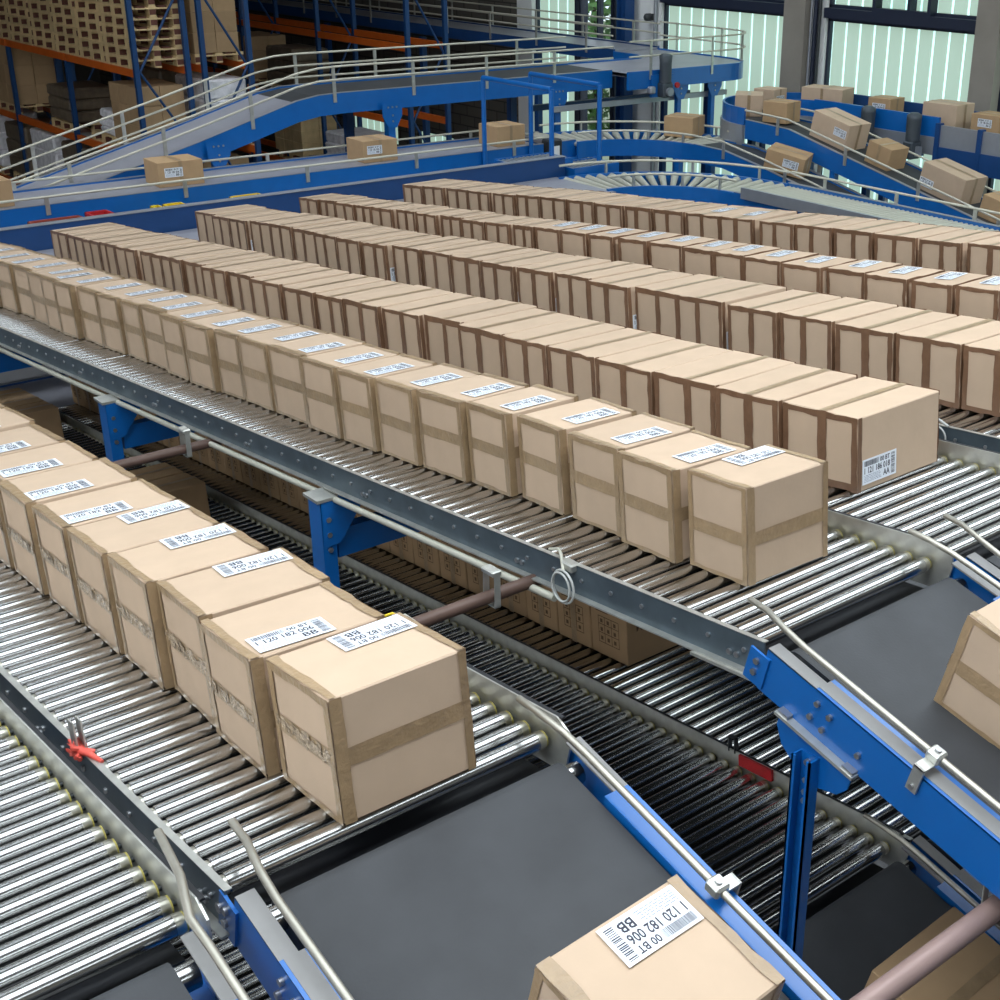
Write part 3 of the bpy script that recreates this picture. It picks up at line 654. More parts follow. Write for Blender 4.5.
# boxes riding the feed belts
yb0 = 1.583+.3*0
carton(BMx(1.186+.183, 1.492, 0, .045), .366, .30, .311, 'B', 'labelled tan box riding the front belt at the bottom edge', 'boxes on the feed belts', ('T', .055, .09, math.pi-.01, PRINT_BB))
carton(BMx(2.836+.17, 1.73, 0, .03), .34, .30, .311, 'C', 'tan box with tape band riding the second belt at the right edge', 'boxes on the feed belts')
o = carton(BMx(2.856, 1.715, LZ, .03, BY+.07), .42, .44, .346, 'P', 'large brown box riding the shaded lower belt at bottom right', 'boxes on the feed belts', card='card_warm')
m = MB(); put_text(m, 'MADE IN', -.12, -.04, .2, .035, 'print_brown', True, .002)
m.build('printed_text', o, FACE['N'](.346, .42, .44)); 
m = MB()
for a, b, c_, d in ((-.2, -.12, -.06, -.055), (-.2, -.195, -.06, .04), (-.2, -.12, .035, .04), (-.125, -.12, -.06, .04)): m.add([(a, c_, .002), (b, c_, .002), (b, d, .002), (a, d, .002)], [(0, 1, 2, 3)], 'print_brown')
m.build('printed_icon', o, FACE['L'](.346, .42, .44))
# lower deck boxes with printed grids
def grid_print():
    m = MB()
    def q(x0, x1, y0, y1): m.add([(x0, y0, .0012), (x1, y0, .0012), (x1, y1, .0012), (x0, y1, .0012)], [(0, 1, 2, 3)], 'print_brown')
    for y in (-.075, -.025, .02, .06): q(-.075, .075, y, y+.004)
    for x in (-.075, -.03, .02, .072): q(x, x+.004, -.075, .062)
    for i in range(3):
        for j in range(3): q(-.06+i*.048, -.042+i*.048, -.06+j*.045, -.04+j*.045)
    q(-.09, .0, .085, .09); return m.mesh('printed_grid')
GRID = grid_print(); made = MB(); put_text(made, 'MADE IN', -.18, .02, .20, .045, 'print_brown', True, .0015); MADE = made.mesh('printed_text')
y = 4.115; i = 0
while y < 11.1:
    d = .262+random.uniform(-.006, .012)
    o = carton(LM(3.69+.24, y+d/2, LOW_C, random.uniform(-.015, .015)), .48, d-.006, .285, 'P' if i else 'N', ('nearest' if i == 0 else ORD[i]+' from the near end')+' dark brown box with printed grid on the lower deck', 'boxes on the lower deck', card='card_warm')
    put('printed_grid', GRID, o, FACE['L'](.285, .48, d-.006))
    if i == 0: put('printed_text', MADE, o, FACE['N'](.285, .48, d-.006))
    y += d; i += 1
for i, (x, yy_, s) in enumerate(((2.98, 7.70, .45), (2.98, 8.02, .45), (3.0, 10.65, .45), (3.0, 10.95, .45), (3.0, 10.33, .45))):
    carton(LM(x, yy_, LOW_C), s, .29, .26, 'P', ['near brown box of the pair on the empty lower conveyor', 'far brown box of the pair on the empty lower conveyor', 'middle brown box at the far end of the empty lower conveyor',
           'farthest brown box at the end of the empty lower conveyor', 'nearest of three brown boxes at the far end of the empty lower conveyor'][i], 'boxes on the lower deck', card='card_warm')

# ================================================================ conveyors in the background
def frames(pts):
    P = [Vector(p) for p in pts]; out = []
    for i, p in enumerate(P):
        d = (P[min(i+1, len(P)-1)]-P[max(i-1, 0)]).normalized(); h = Vector((d.x, d.y, 0)).normalized()
        out.append((p, Vector((h.y, -h.x, 0)), Vector((0, 0, 1))))      # side points to the right of travel
    return out
def arc(cx, cy, r, a0, a1, z, n=14): return [(cx+r*math.cos(R(a0+(a1-a0)*i/n)), cy+r*math.sin(R(a0+(a1-a0)*i/n)), z) for i in range(n+1)]
def belt_run(o, pts, w, hb, belt='belt_grey', beam='blue', beams='lr', up=.02, guards='', gh=(.36,), post=1.0, name='belt', guard_out=0, rail='rail_cream', plate=None):
    fr = frames(pts)
    if belt: MB().sweep(fr, [(-w/2, -.05), (w/2, -.05), (w/2, 0), (-w/2, 0)], belt).build(name, o)
    for s in beams:
        k = -1 if s == 'l' else 1; a, b = sorted((k*w/2, k*(w/2+.04)))
        bb = MB(); bb.sweep(fr, [(a, -hb), (b, -hb), (b, up), (a, up)], beam)
        bb.sweep(fr, [(a-.004, up), (b+.004, up), (b+.004, up+.006), (a-.004, up+.006)], 'grey_metal'); bb.build('side_beam', o)
    for s in guards:
        k = -1 if s == 'l' else 1; off = k*(w/2+.05+guard_out)
        for h in gh:
            MB().tube([p+sd*off+u*h for p, sd, u in fr], .013, rail, 8).build('guard_rail', o)
        # posts
        acc = post*.5
        for i in range(len(fr)-1):
            p, sd, u = fr[i]; q = fr[i+1][0]; L = (q-p).length
            while acc < L:
                c = p.lerp(q, acc/L)+sd*off; t = (q-p).normalized(); t.z = 0; t.normalize()
                x = Matrix((t, sd, u)).transposed().to_4x4(); x.translation = c
                MB().box(-.022, .022, -.006, .006, -.08, gh[0]+.012, 'zinc', x).build('guard_post', o)
                acc += post
            acc -= L
def leg(o, x, y, z, m='blue', gusset=False, w=.05, face=-1):
    b = MB(); b.box(x-w, x+w, y-w, y+w, FL, z, m)
    l = b.build('leg', o)
    MB().box(x-w-.04, x+w+.04, y-w-.04, y+w+.04, FL, FL+.012, m).build('foot_plate', o)
    if gusset:
        g_ = MB(); pl = [(-.14, .1), (.14, .1), (.14, -.06), (.055, -.2), (-.055, -.2), (-.14, -.06)]
        yf = y+face*(w+.03)
        g_.add([(x+a, yf, z+b_) for a, b_ in pl], [tuple(reversed(range(6)))], m); g_.add([(x+a, yf+.01, z+b_) for a, b_ in pl], [tuple(range(6))], m)
        for a, b_ in ((-.06, .05), (.0, .05), (.06, .05), (0, -.05), (0, -.12)): g_.tube([(x+a, yf, z+b_), (x+a, yf-.01, z+b_)], .012, 'bolt', 6)
        g_.build('gusset', o)

# cross belt that collects the lanes, and its mate on the lower deck
o = thing('cross_belt', 'grey cross belt with blue side beam behind the far ends of the rows', 'conveyor')
belt_run(o, [(-2, 11.94, 1.64), (9.9, 11.94, 1.64)], 1.06, .12, beams='', name='belt')
MB().box(-2, 10.05, 12.5, 12.56, 1.55, 1.855, 'blue_deep').box(-2, 10.05, 12.48, 12.58, 1.855, 1.862, 'grey_metal').build('side_beam', o)
for x in (0, 3, 6, 9): leg(o, x, 12.53, 1.55)
o = thing('cross_belt', 'shaded grey cross belt at the end of the lower deck', 'conveyor')
belt_run(o, [(-2, 12.0, .44), (7.5, 12.0, .44)], 1.06, .14, beams='lr', beam='blue_deep')
MB().tube([(-2, 12.62, .72), (7.5, 12.62, .72)], .02, 'tube_rust', 8).build('guard_rail', o)
for x in (-.5, 2.5, 5.5): leg(o, x, 12.58, .3, 'blue_deep')
o = thing('walkway', 'narrow walkway between the cross belt and the transport belt', 'walkway')
MB().box(0, 9.4, 12.7, 13.85, 1.28, 1.33, 'grating').build('deck', o)
for x in (.5, 3.5, 6.5, 9.0): leg(o, x, 13.3, 1.28, 'blue_deep')
def crate(x, w, m, lb, h=.33):
    c = thing('plastic_crate', lb, 'crate', T(x, 13.5, 1.33), 'crates on the walkway'); h -= .035
    b = MB(); t = .02
    b.box(0, w, -.15, -.15+t, 0, h-.03, m).box(0, w, .15-t, .15, 0, h, m).box(0, t, -.15, .15, 0, h, m).box(w-t, w, -.15, .15, 0, h, m).box(0, w, -.15, .15, 0, t, m)
    b.box(0, w*.2, -.15, -.13, h-.03, h, m).box(w*.45, w*.6, -.15, -.13, h-.03, h, m).box(w*.8, w, -.15, -.13, h-.03, h, m); b.build('crate_body', c)
crate(5.53, .09, 'yellow', 'narrow yellow plastic crate between the belts', .36); crate(5.66, .20, 'yellow', 'yellow plastic crate with notched rim between the belts', .36)
crate(6.40, .34, 'yellow', 'long yellow plastic crate at the right on the walkway', .35)
crate(4.30, .5, 'red_dull', 'dull red crate on the walkway at left', .36); crate(4.86, .22, 'red', 'bright red crate on the walkway', .38); crate(3.55, .4, 'wood_red', 'brown red crate at the far left of the walkway', .35)
crate(5.15, .3, 'red_dull', 'dull red crate left of the yellow ones', .33); crate(6.0, .25, 'wood_red', 'brown red crate between the yellow ones', .33); crate(3.2, .16, 'yellow', 'yellow crate at the left picture edge on the walkway', .36)

# transport belt with boxes
TZ = 1.70
o = thing('transport_belt', 'grey transport belt with blue beam carrying loose boxes along the back', 'conveyor')
belt_run(o, [(1.0, 14.45, TZ), (10.9, 14.45, TZ)], .84, .20, guards='lr', gh=(.10,), post=1.45)
for x in (2.5, 5.0, 7.8, 10.3): leg(o, x, 14.05, TZ-.2, 'blue_deep'); leg(o, x, 14.85, TZ-.2, 'blue_deep')
o2 = thing('drive_unit', 'dark drive box at the end of the transport belt', 'motor', T(11.0, 14.0, TZ-.35))
MB().cbox(-.06, .16, -.08, .1, .05, .42, .02, 'dark_metal').build('housing', o2); MB().box(.0, .1, -.088, -.08, .22, .34, 'white_paint').build('rating_plate', o2)
MB().cbox(.16, .5, -.06, .06, .02, .16, .01, 'blue').build('mount', o2)
MB().box(-.02, .04, -.06, .06, FL-(TZ-.35), .05, 'dark_metal').build('stand', o2)
def free_box(x, y, z, dx, dy, h, rz, lb, st='Q', lab=None, card='card_warm', pitch=0, grp='loose boxes on the background conveyors'):
    return carton(T(x, y, z) @ Matrix.Rotation(pitch, 4, 'X') @ Matrix.Rotation(rz, 4, 'Z'), dx, dy, h, st, lb, grp, lab, card)
SM = ('N', -.08, .02, 0, PRINT_BB)
free_box(6.16, 14.42, TZ, .50, .40, .26, -.05, 'brown box with white label on the transport belt below the ramp', lab=SM)
free_box(8.64, 14.42, TZ, .46, .40, .25, -.03, 'brown box with white label in the middle of the transport belt', lab=SM)
free_box(10.56, 14.42, TZ, .44, .40, .25, 0, 'brown box at the right end of the transport belt inside the blue gantry')
free_box(4.14, 14.42, TZ, .50, .40, .26, 0, 'brown box cut by the left picture edge on the transport belt')

# ramp, level run, curve and return run of the high conveyor
HZ = 2.39
o = thing('ramp_conveyor', 'grey belt conveyor climbing a ramp then running level to a curve', 'conveyor')
yc = 15.5
path = [(4.7, yc, 1.46), (6.75, yc, 1.985), (8.0, yc, 2.335), (8.3, yc, 2.38), (8.6, yc, HZ), (12.9, yc, HZ)]
belt_run(o, path[:3], .95, .22, guards='l', gh=(.38, .24, .10), post=1.1, name='ramp_belt')
belt_run(o, path[2:], .95, .22, belt='belt', guards='l', gh=(.38, .24, .10), post=1.15, name='level_belt')
belt_run(o, path, .95, .22, belt=None, beams='', guards='r', gh=(.33, .18), post=1.12)
outer = [(12.9, 14.68)]+[(14.9+.6*math.cos(R(a)), 15.28+.6*math.sin(R(a))) for a in range(-90, 1, 9)]+[(15.5, 16.9)]
inner = [(14.6, 16.9)]+[(14.2+.4*math.cos(R(a)), 16.4+.4*math.sin(R(a))) for a in range(0, -91, -15)]+[(12.9, 16.0)]
pts_ = outer+inner; nn = len(pts_)
m = MB(); m.add([(x, y, HZ) for x, y in pts_], [tuple(range(nn))], 'belt_grey'); m.add([(x, y, HZ-.05) for x, y in pts_], [tuple(reversed(range(nn)))], 'belt_grey'); m.build('curve_belt', o)
fo = frames([(x, y, HZ) for x, y in outer]); fi = frames([(x, y, HZ) for x, y in inner])
MB().sweep(fo, [(0, -.22), (.04, -.22), (.04, .02), (0, .02)], 'blue').build('side_beam', o); MB().sweep(fi, [(0, -.22), (.04, -.22), (.04, .02), (0, .02)], 'blue').build('side_beam', o)
for hh_ in (.42, .22): MB().tube([p+sd*.05+u*hh_ for p, sd, u in fo], .013, 'rail_cream', 8).build('guard_rail', o)
for x, y in ((13.3, 14.63), (14.5, 14.63), (15.33, 14.85), (15.55, 15.5), (15.55, 16.5)): MB().box(x-.02, x+.02, y-.006, y+.006, HZ-.1, HZ+.43, 'zinc').build('guard_post', o)
belt_run(o, [(15.05, 16.9, HZ+.03), (15.05, 34, HZ+.03)], .9, .16, beam='blue_deep', guards='lr', gh=(.36, .22), post=1.3, name='return_belt')
for x in (6.93, 9.26, 11.9): leg(o, x, 15.0, {6.93: 1.92, 9.26: 2.17, 11.9: 2.17}[x]-.02, gusset=True); leg(o, x, 16.0, {6.93: 1.92}.get(x, 2.15), 'blue_deep')
for x in (13.95, 14.63): leg(o, x, 14.75, 2.17, gusset=True, w=.035)
leg(o, 15.4, 15.6, 2.15, 'blue_deep'); leg(o, 14.75, 15.9, 2.15, 'blue_deep', w=.04)
for y in (19, 22.5, 26, 30): leg(o, 14.7, y, 2.2, 'blue_deep')
MB().box(11.7, 15.0, 14.80, 14.86, 1.95, 2.02, 'grey_metal').build('tie_beam', o)
MB().box(12.2, 15.3, 15.9, 15.98, 1.80, 1.88, 'blue_deep').build('tie_beam', o)
o2 = thing('gear_motor', 'dark upright gear motor on the side of the high conveyor', 'motor', T(13.50, 14.54, 2.05))
MB().tube([(0, 0, .20), (0, 0, .46), (0, 0, .56), (0, 0, .58)], [.085, .085, .095, .06], 'motor', 14).build('motor_can', o2)
MB().cbox(-.09, .09, -.08, .08, .0, .20, .02, 'motor').build('gearbox', o2)
MB().tube([(0, -.08, .08), (0, -.12, .08)], .06, 'grey_metal', 12).build('flange', o2); MB().tube([(.16, -.06, .16), (.16, -.09, .16)], .04, 'red', 10).build('stop_button', o2)
MB().box(-.2, .22, .06, .10, .0, .3, 'blue').build('mount_plate', o2)
for s in (-.12,): MB().cbox(-.3, -.2, -.04, .06, .06, .16, .02, 'grey_metal').build('sensor', o2)

# blue tube gantries and step gratings
for i, x in enumerate((9.95, 10.67)):
    o = thing('tube_gantry', ['left', 'right'][i]+' blue tube gantry spanning from the cross belt to the transport belt', 'frame', T(x, 12.62, 0))
    for y in (0, 1.33): MB().tube([(0, y, FL), (0, y, 2.60)], .03, 'blue', 10).build('post', o)
    MB().tube([(0, 0, 2.60), (0, 1.33, 2.60)], .03, 'blue', 10).build('top_rail', o)
def grating(x0, x1, y, z, lb):
    o = thing('step_grating', lb, 'grating', T(x0, y, z)); w = x1-x0
    MB().box(0, w, -.02, 0, -.12, .03, 'blue').box(0, w, .42, .44, -.12, .03, 'blue').box(0, .02, 0, .42, -.12, .02, 'blue').box(w-.02, w, 0, .42, -.12, .02, 'blue').build('frame', o)
    n = int(w/.06)
    for i in range(n): MB().box(.03+i*.06, .05+i*.06, 0, .42, .0, .02, 'grating').build('slat', o)
    for xx in (.05, w-.05): MB().box(xx-.03, xx+.03, .18, .24, FL-z, -.12, 'blue_deep').build('leg', o)
grating(9.45, 10.25, 12.62, 1.78, 'blue framed step grating at the foot of the left gantry'); grating(10.10, 10.78, 12.40, 1.70, 'blue framed step grating at the foot of the right gantry')

# roller curves
def roller_curve(o, cx, cy, r0, r1, a0, a1, z, n, rail=True, tubeh=.14, beam='blue'):
    for i in range(n):
        a = R(a0+(a1-a0)*(i+.5)/n); d = Vector((math.cos(a), math.sin(a), 0)); c = Vector((cx, cy, z-.035))
        MB().tube([c+d*(r0+.01), c+d*(r1-.01)], [.026, .046], 'tube_pale', 12).build('roller', o)
    for r, k in ((r0, -1), (r1, 1)):
        fr = frames(arc(cx, cy, r, a0, a1, z)); f = MB(); s = 1 if a1 < a0 else -1
        f.sweep(fr, [(-.02, -.2), (.02, -.2), (.02, .01), (-.02, .01)], beam); f.build('side_beam', o)
        if rail:
            MB().tube([p+u*tubeh for p, sd, u in fr], .014, 'rail_cream', 8).build('guard_rail', o)
            for j in (3, 8, 12):
                p = fr[j][0]; MB().box(p.x-.012, p.x+.012, p.y-.012, p.y+.012, z-.1, z+tubeh, 'zinc').build('guard_post', o)
LZC = 1.65
o = thing('roller_curve', 'lower curve of pale rollers with blue sides at the end of the cross belt', 'conveyor')
roller_curve(o, 9.85, 10.5, 1.0, 1.85, 90, 0, LZC, 19)
for a in (20, 70):
    for r in (.98, 1.87): leg(o, 9.85+r*math.cos(R(a)), 10.5+r*math.sin(R(a)), LZC-.2, 'blue_deep', w=.035)
o = thing('roller_track', 'straight roller track with grey guard running behind the rearmost row', 'conveyor')
rm = MB().tube([(10.87, 0, -.03), (11.69, 0, -.03)], .024, 'tube_pale', 10).mesh('roller')
for i in range(75): put('roller', rm, o, T(0, 10.46-i*.062, LZC))
belt_run(o, [(11.28, 10.5, LZC), (11.28, 5.8, LZC)], .84, .22, belt=None, guards='l', gh=(.14,), post=1.0)
MB().box(10.77, 10.81, 5.8, 10.35, LZC-.02, LZC+.10, 'grey_metal').build('guard_panel', o)
for y in (9.8, 7.0): leg(o, 10.93, y, LZC-.2, 'blue_deep'); leg(o, 11.7, y, LZC-.2, 'blue_deep')
o = thing('roller_curve', 'upper curve of pale rollers carrying one brown box above the lower curve', 'conveyor')
belt_run(o, [(11.15, 14.42, TZ), (11.45, 14.42, TZ)], .74, .2, name='infeed_belt')
for i in range(3): MB().tube([(11.2+i*.08, 14.08, TZ+.015), (11.2+i*.08, 14.76, TZ+.015)], .02, 'tube_pale', 8).build('roller', o)
roller_curve(o, 11.40, 12.82, 1.10, 1.90, 90, 0, TZ, 20, tubeh=.12)
for a in (15, 75):
    for r in (1.08, 1.92): leg(o, 11.40+r*math.cos(R(a)), 12.82+r*math.sin(R(a)), TZ-.2, 'blue', w=.04)
free_box(12.95, 13.55, TZ, .40, .42, .26, .385, 'brown box sitting on the upper roller curve')
# first falling belt
o = thing('falling_belt', 'dark belt falling from the upper roller curve toward the right', 'conveyor')
belt_run(o, [(12.76, 12.85, 1.70), (12.76, 12.3, 1.69), (12.74, 11.6, 1.58), (12.74, 10.9, 1.44), (12.74, 7.0, .62)], .52, .20, belt='belt', guards='lr', gh=(.13,), post=1.1)
for y, z in ((12.2, 1.4), (9.5, .75)): leg(o, 12.42, y, z, 'blue'); leg(o, 13.0, y, z, 'blue_deep', w=.03)
P1 = -math.atan(.225)
free_box(12.70, 11.45, 1.565, .34, .50, .25, .45, 'brown box sliding askew on the first falling belt', 'Q', ('L', .08, .02, 0, PRINT_BB), pitch=.225)
# curve by the glass wall, with the second falling belt
CZ = 2.0
o = thing('belt_curve', 'half round belt curve with blue rims by the glass wall', 'conveyor')
cv = arc(14.06, 12.5, .66, 0, 180, CZ, 20)
fr = frames(cv)
MB().sweep(fr, [(-.33, -.05), (.33, -.05), (.33, 0), (-.33, 0)], 'belt').build('curve_belt', o)
MB().sweep(fr, [(.34, -.05), (.37, -.05), (.37, .16), (.34, .16)], 'blue').build('outer_rim', o); MB().sweep(fr, [(.345, -.30), (.39, -.30), (.39, -.05), (.345, -.05)], 'grey_metal').build('apron', o)
MB().sweep(fr, [(-.37, -.05), (-.34, -.05), (-.34, .16), (-.37, .16)], 'blue').build('inner_rim', o); MB().sweep(fr, [(-.38, -.28), (-.34, -.28), (-.34, -.05), (-.38, -.05)], 'grey_metal').build('apron', o)
for a in (25, 90, 155): leg(o, 14.06+.66*math.cos(R(a)), 12.5+.66*math.sin(R(a)), CZ-.3, 'blue_deep', w=.04)
o = thing('panelled_conveyor', 'conveyor with blue rims and grey side panels along the glass wall', 'conveyor')
belt_run(o, [(14.72, 6.2, CZ), (14.72, 12.5, CZ)], .66, .05, belt='belt', beams='')
MB().box(15.06, 15.10, 6.2, 12.5, CZ-.25, CZ+.20, 'blue_deep').build('far_rim', o)
MB().box(14.34, 14.38, 10.45, 12.5, CZ-.06, CZ+.18, 'blue').build('near_rim', o); MB().box(14.32, 14.38, 10.45, 12.5, CZ-.28, CZ-.06, 'grey_metal').build('apron', o)
for i in range(7):
    y1 = 10.42-i*.62; MB().box(14.30, 14.34, y1-.60, y1-.04, CZ-.16, CZ+.10, 'grey_metal').build('side_panel', o); MB().box(14.27, 14.36, y1-.04, y1+.02, CZ-.42, CZ+.12, 'blue_deep').build('panel_post', o)
MB().box(14.28, 14.36, 6.2, 10.45, CZ-.42, CZ-.16, 'blue_deep').build('side_beam', o)
for y in (10.2, 8.6, 7.0): leg(o, 14.45, y, CZ-.4, 'blue_deep', w=.04); leg(o, 15.0, y, CZ-.25, 'blue_deep', w=.04)
MB().box(14.4, 15.05, 11.15, 11.2, CZ-.45, CZ-.37, 'blue_deep').build('tie_beam', o); leg(o, 14.45, 11.3, CZ-.28, 'blue_deep', w=.04)
for i, (x, y, z) in enumerate(((14.20, 11.45, 1.72), (14.20, 10.72, 1.72))):
    o2 = thing('gear_motor', ['left', 'right'][i]+' dark gear motor standing beside the belt curve by the glass wall', 'motor', T(x, y, z))
    MB().tube([(0, 0, .16), (0, 0, .42), (0, 0, .47), (0, 0, .5)], [.09, .095, .095, .05], 'motor', 14).build('motor_can', o2); MB().cbox(-.1, .1, -.08, .08, -.06, .16, .02, 'motor').build('gearbox', o2)
    MB().box(-.03, .03, -.14, -.08, -.02, .1, 'grey_metal').build('terminal_box', o2); MB().box(.08, .14, -.05, .05, .0, .06, 'motor').build('bracket', o2)
o = thing('falling_belt', 'dark belt with bright blue beam falling from the wall curve, carrying boxes', 'conveyor')
SL = .216
belt_run(o, [(13.40, 12.5, CZ), (13.40, 11.75, CZ-.03), (13.40, 11.5, CZ-.085), (13.40, 6.5, CZ-.085-5.0*SL)], .66, .22, belt='belt', guards='lr', gh=(.14,), post=1.15)
for y in (11.0, 9.2, 7.2): leg(o, 13.08, y, CZ-.09-(11.5-y)*SL-.2, 'blue', w=.04); leg(o, 13.72, y, CZ-.09-(11.5-y)*SL-.2, 'blue_deep', w=.04)
PT = math.atan(SL)
def on2(y): return CZ-.085-(11.5-y)*SL
LB = ('L', .12, .02, 0, PRINT_BB)
free_box(13.42, 11.28, on2(11.28), .40, .60, .32, .0, 'large tan box with label at the top of the second falling belt', 'Q', ('L', .17, .03, 0, PRINT_BB), 'card', PT)
free_box(13.40, 10.50, on2(10.50), .34, .36, .26, .0, 'small brown box halfway down the second falling belt', 'P', None, 'card_warm', PT)
free_box(13.40, 9.52, on2(9.52), .42, .62, .32, .0, 'large tan box with a centre strip lower on the second falling belt', 'Q', ('L', -.2, -.06, 0, PRINT_BB), 'card', PT)
free_box(13.40, 8.72, on2(8.72), .38, .50, .26, .0, 'brown box at the right picture edge on the second falling belt', 'Q', None, 'card_warm', PT)
free_box(13.53, 12.93, CZ, .44, .36, .27, .75, 'tan box with dark strips on the left end of the wall curve', 'P', None, 'card')
free_box(14.16, 13.14, CZ, .34, .32, .27, .2, 'tan box with label behind another on the wall curve', 'Q', ('N', .0, .0, 0, PRINT_BB), 'card')
free_box(13.40, 12.22, CZ, .34, .36, .26, .2, 'brown box leaving the wall curve onto the falling belt', 'Q')
free_box(14.72, 12.60, CZ, .40, .60, .30, .3, 'long tan box at the far side of the wall curve', 'P', None, 'card')
free_box(14.76, 11.62, CZ, .34, .34, .27, .1, 'brown labelled box against the glass on the wall conveyor', 'Q', ('L', .0, .02, 0, PRINT_BB))
free_box(14.72, 10.60, CZ, .40, .50, .32, .05, 'large tan box above the grey panels of the wall conveyor', 'Q', None, 'card')
free_box(14.72, 9.92, CZ, .36, .40, .26, .02, 'brown box with label at the right end of the wall conveyor', 'Q', ('L', .0, .03, 0, PRINT_BB))

# ================================================================ pallet racks
def rack(x0, x1, y0, levels, label, bays=4, bl=2.75, ztop=6.2, low=False, flip=0):
    o = thing('pallet_rack', label, 'rack', T(x0, y0, FL)); d = x1-x0; H = ztop-FL
    for i in range(bays+1):
        y = i*bl
        for x in (0, d):
            MB().box(x-.036, x+.036, y-.036, y+.036, 0, H if i == 0 or not low else levels[2]-.11-FL, 'rack_blue').build('upright', o)
        b = MB(); z = .3; k = 0
        while z < (H if i == 0 or not low else levels[2]-FL)-1.2:
            a, c = ((.05, d-.05) if k % 2 == flip else (d-.05, .05)); b.tube([(a, y, z), (c, y, z+1.1)], .02, 'rack_blue', 6); z += 1.1; k += 1
        b.build('brace', o)
    for z in levels:
        for i in range(bays):
            for x in (-.03, d-.03):
                MB().box(x, x+.06, i*bl+.05, (i+1)*bl-.05, z-.11-FL, z-FL, 'orange').build('beam', o)
    return o
L1 = (-.35, .92, 2.19, 4.4)
rack(8.30, 9.10, 20.36, L1, 'blue and orange pallet rack at left stacked with empty pallets', 5, low=True, flip=1)
rack(9.36, 10.12, 20.36, L1, 'blue and orange pallet rack behind the left one, back to back', 5)
L3 = (-.2, 1.06, 2.31, 4.4)
rack(12.98, 13.74, 20.33, L3, 'blue and orange pallet rack in front of the dark block wall', 4, 3.0)
# pallets
def pallet_mesh():
    m = MB()          # .8 (x) by .97 (y), .144 high
    for x in (0, .35, .70):
        m.box(x, x+.10, 0, .97, 0, .022, 'wood')
        for y in (0, .415, .83): m.box(x, x+.10, y, y+.14, .022, .10, 'wood_red'); m.box(x-.004, x, y, y+.14, .022, .10, 'wood')  # red-stained blocks and boards, colour darkened to put shade into the openings
    for y in (0, .415, .83): m.box(0, .8, y, y+.14, .10, .122, 'wood')
    for x in (0, .17, .335, .50, .68): m.box(x, x+.12, 0, .97, .122, .144, 'wood_red' if x in (.17, .50) else 'wood')
    return m.mesh('empty_pallet')
PM = pallet_mesh()
rows_ = ['lowest', 'second', 'third', 'fourth', 'fifth', 'sixth', 'seventh', 'eighth', 'ninth', 'tenth']
y = 20.46
for s in range(7):
    for k in range(10):
        o = put('empty_pallet', PM, None, T(8.30+random.uniform(-.015, .015), y+random.uniform(-.015, .015), 2.19+k*.1445))
        tag(o, 'empty wooden pallet, %s up in stack %s from the rack end' % (rows_[k], ['first', 'second', 'third', 'fourth', 'fifth', 'sixth', 'seventh'][s]), 'pallet', 'empty pallets stacked in the rack')
    y += 1.03
def pallet_under(x, y, z, lb):
    return tag(put('empty_pallet', PM, None, T(x, y, z)), lb, 'pallet', 'pallets under loads')
def load(x, y, z, dx, dy, h, m, lb, kind='wrapped', nz=3, ny=3):
    pallet_under(x, y, z, 'wooden pallet beneath the '+' '.join(lb.split()[:12]))
    o = thing('pallet_load', lb, 'pallet load', T(x, y, z+.145))
    if kind == 'wrapped':
        for k in range(nz):
            j = random.uniform(-.02, .02); MB().cbox(j, dx+j, j, dy+j, k*h/nz+.002, (k+1)*h/nz, .03, m, .012).build('wrapped_layer', o)
    else:
        for k in range(nz):
            for a in range(ny):
                for c in range(2): MB().cbox(c*dx/2+.003, (c+1)*dx/2-.003, a*dy/ny+.003, (a+1)*dy/ny-.003, k*h/nz+.001, (k+1)*h/nz-.001, .005, m, .004).build('carton', o)
load(8.32, 20.55, .92, .76, 1.0, .85, 'card_warm', 'stack of tan cartons at the end bay of the left rack', 'c', 3, 3)
load(8.32, 21.55, .92, .74, .55, .38, 'wrap_white', 'small white wrapped load beside the tan cartons')
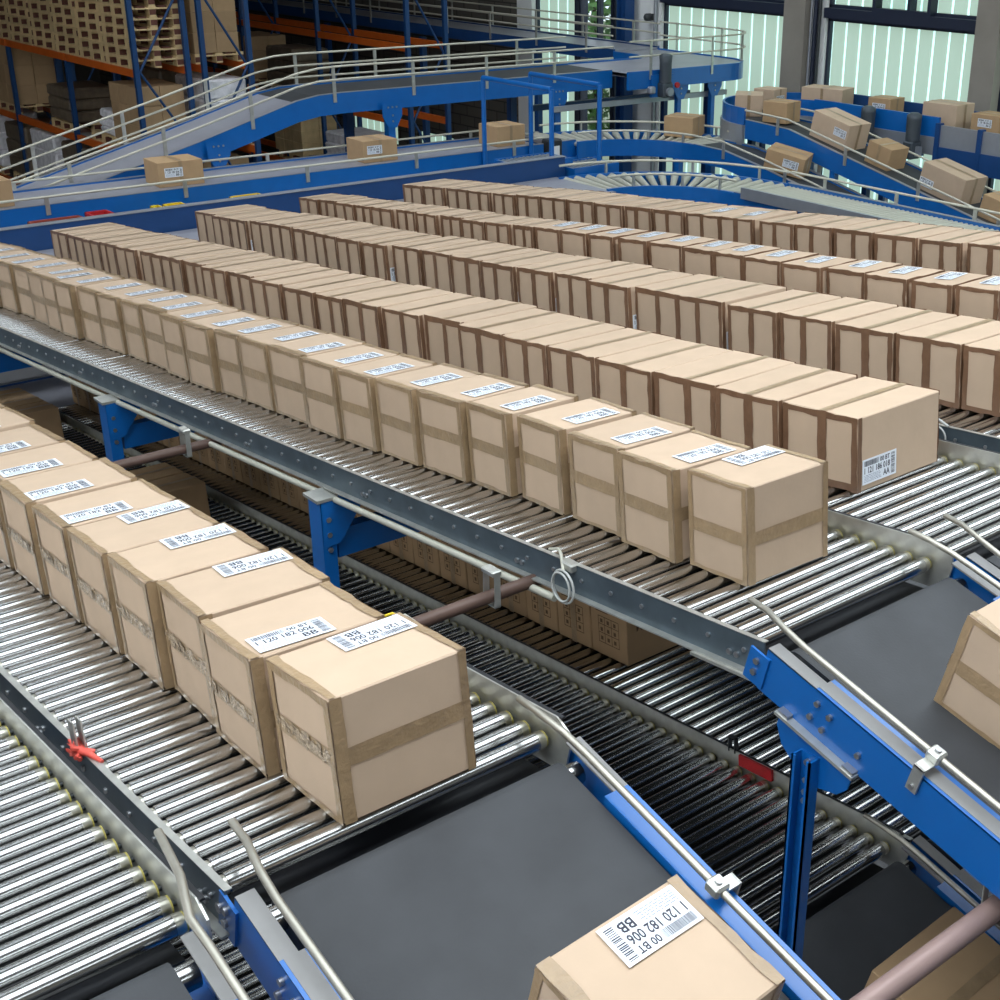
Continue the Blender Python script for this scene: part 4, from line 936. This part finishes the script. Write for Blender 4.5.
load(8.30, 23.25, .92, .78, 1.0, .55, 'wrap_brown', 'brown wrapped load with pale wrap in the second bay of the left rack')
load(8.30, 25.9, .92, .78, 1.1, 1.0, 'card_warm', 'dim stack of cartons in the third bay of the left rack', 'c', 3, 3)
load(8.30, 27.3, .92, .78, 1.0, .9, 'wrap_brown', 'dim wrapped load in the far bay of the left rack')
load(8.30, 21.0, -.35, .78, 1.1, .95, 'wrap_brown', 'dark wrapped load low in the first bay of the left rack')
load(8.30, 22.9, -.35, .78, 1.1, .9, 'wrap_brown', 'dark wrapped load low in the second bay of the left rack')
load(8.30, 24.3, -.35, .78, 1.1, .95, 'wrap_white', 'pale wrapped load low in the second bay of the left rack')
load(8.30, 25.7, -.35, .78, 1.1, .9, 'wrap_brown', 'dark wrapped load low in the third bay of the left rack')
load(8.30, 27.2, -.35, .78, 1.1, .95, 'wrap_white', 'pale wrapped load low in the far bay of the left rack')
load(9.40, 20.5, .92, .70, 1.1, .88, 'wrap_white', 'white wrapped load at the end bay of the rear rack')
load(9.34, 22.0, .92, .78, 1.1, .9, 'wrap_brown', 'brown wrapped load in the rear rack behind the white one')
load(9.34, 20.6, 2.19, .74, 1.0, .9, 'card_warm', 'tall pile of tan sacks and cartons high in the rear rack', 'c', 3, 2)
load(9.34, 20.7, -.35, .78, 1.1, .9, 'card_warm', 'dim cartons low in the rear rack', 'c', 3, 3)
load(12.96, 24.3, 1.06, .78, 1.1, .7, 'wrap_brown', 'brown wrapped load in the rack by the block wall')
load(12.96, 26.0, 1.06, .78, 1.1, .8, 'card_warm', 'dim cartons in the rack by the block wall', 'c', 3, 3)
load(12.96, 22.2, -.2, .78, 1.1, .6, 'wrap_white', 'pale wrapped load low in the rack by the block wall')
load(12.96, 24.2, -.2, .78, 1.1, .7, 'wood', 'stack of timber coloured cartons low in the rack by the block wall', 'c', 3, 3)

# everything above was written from the raised datum: lift it onto the floor
for ob in list(bpy.data.objects):
    if ob.parent is None and ob.type != 'CAMERA': ob.location.z += LIFT
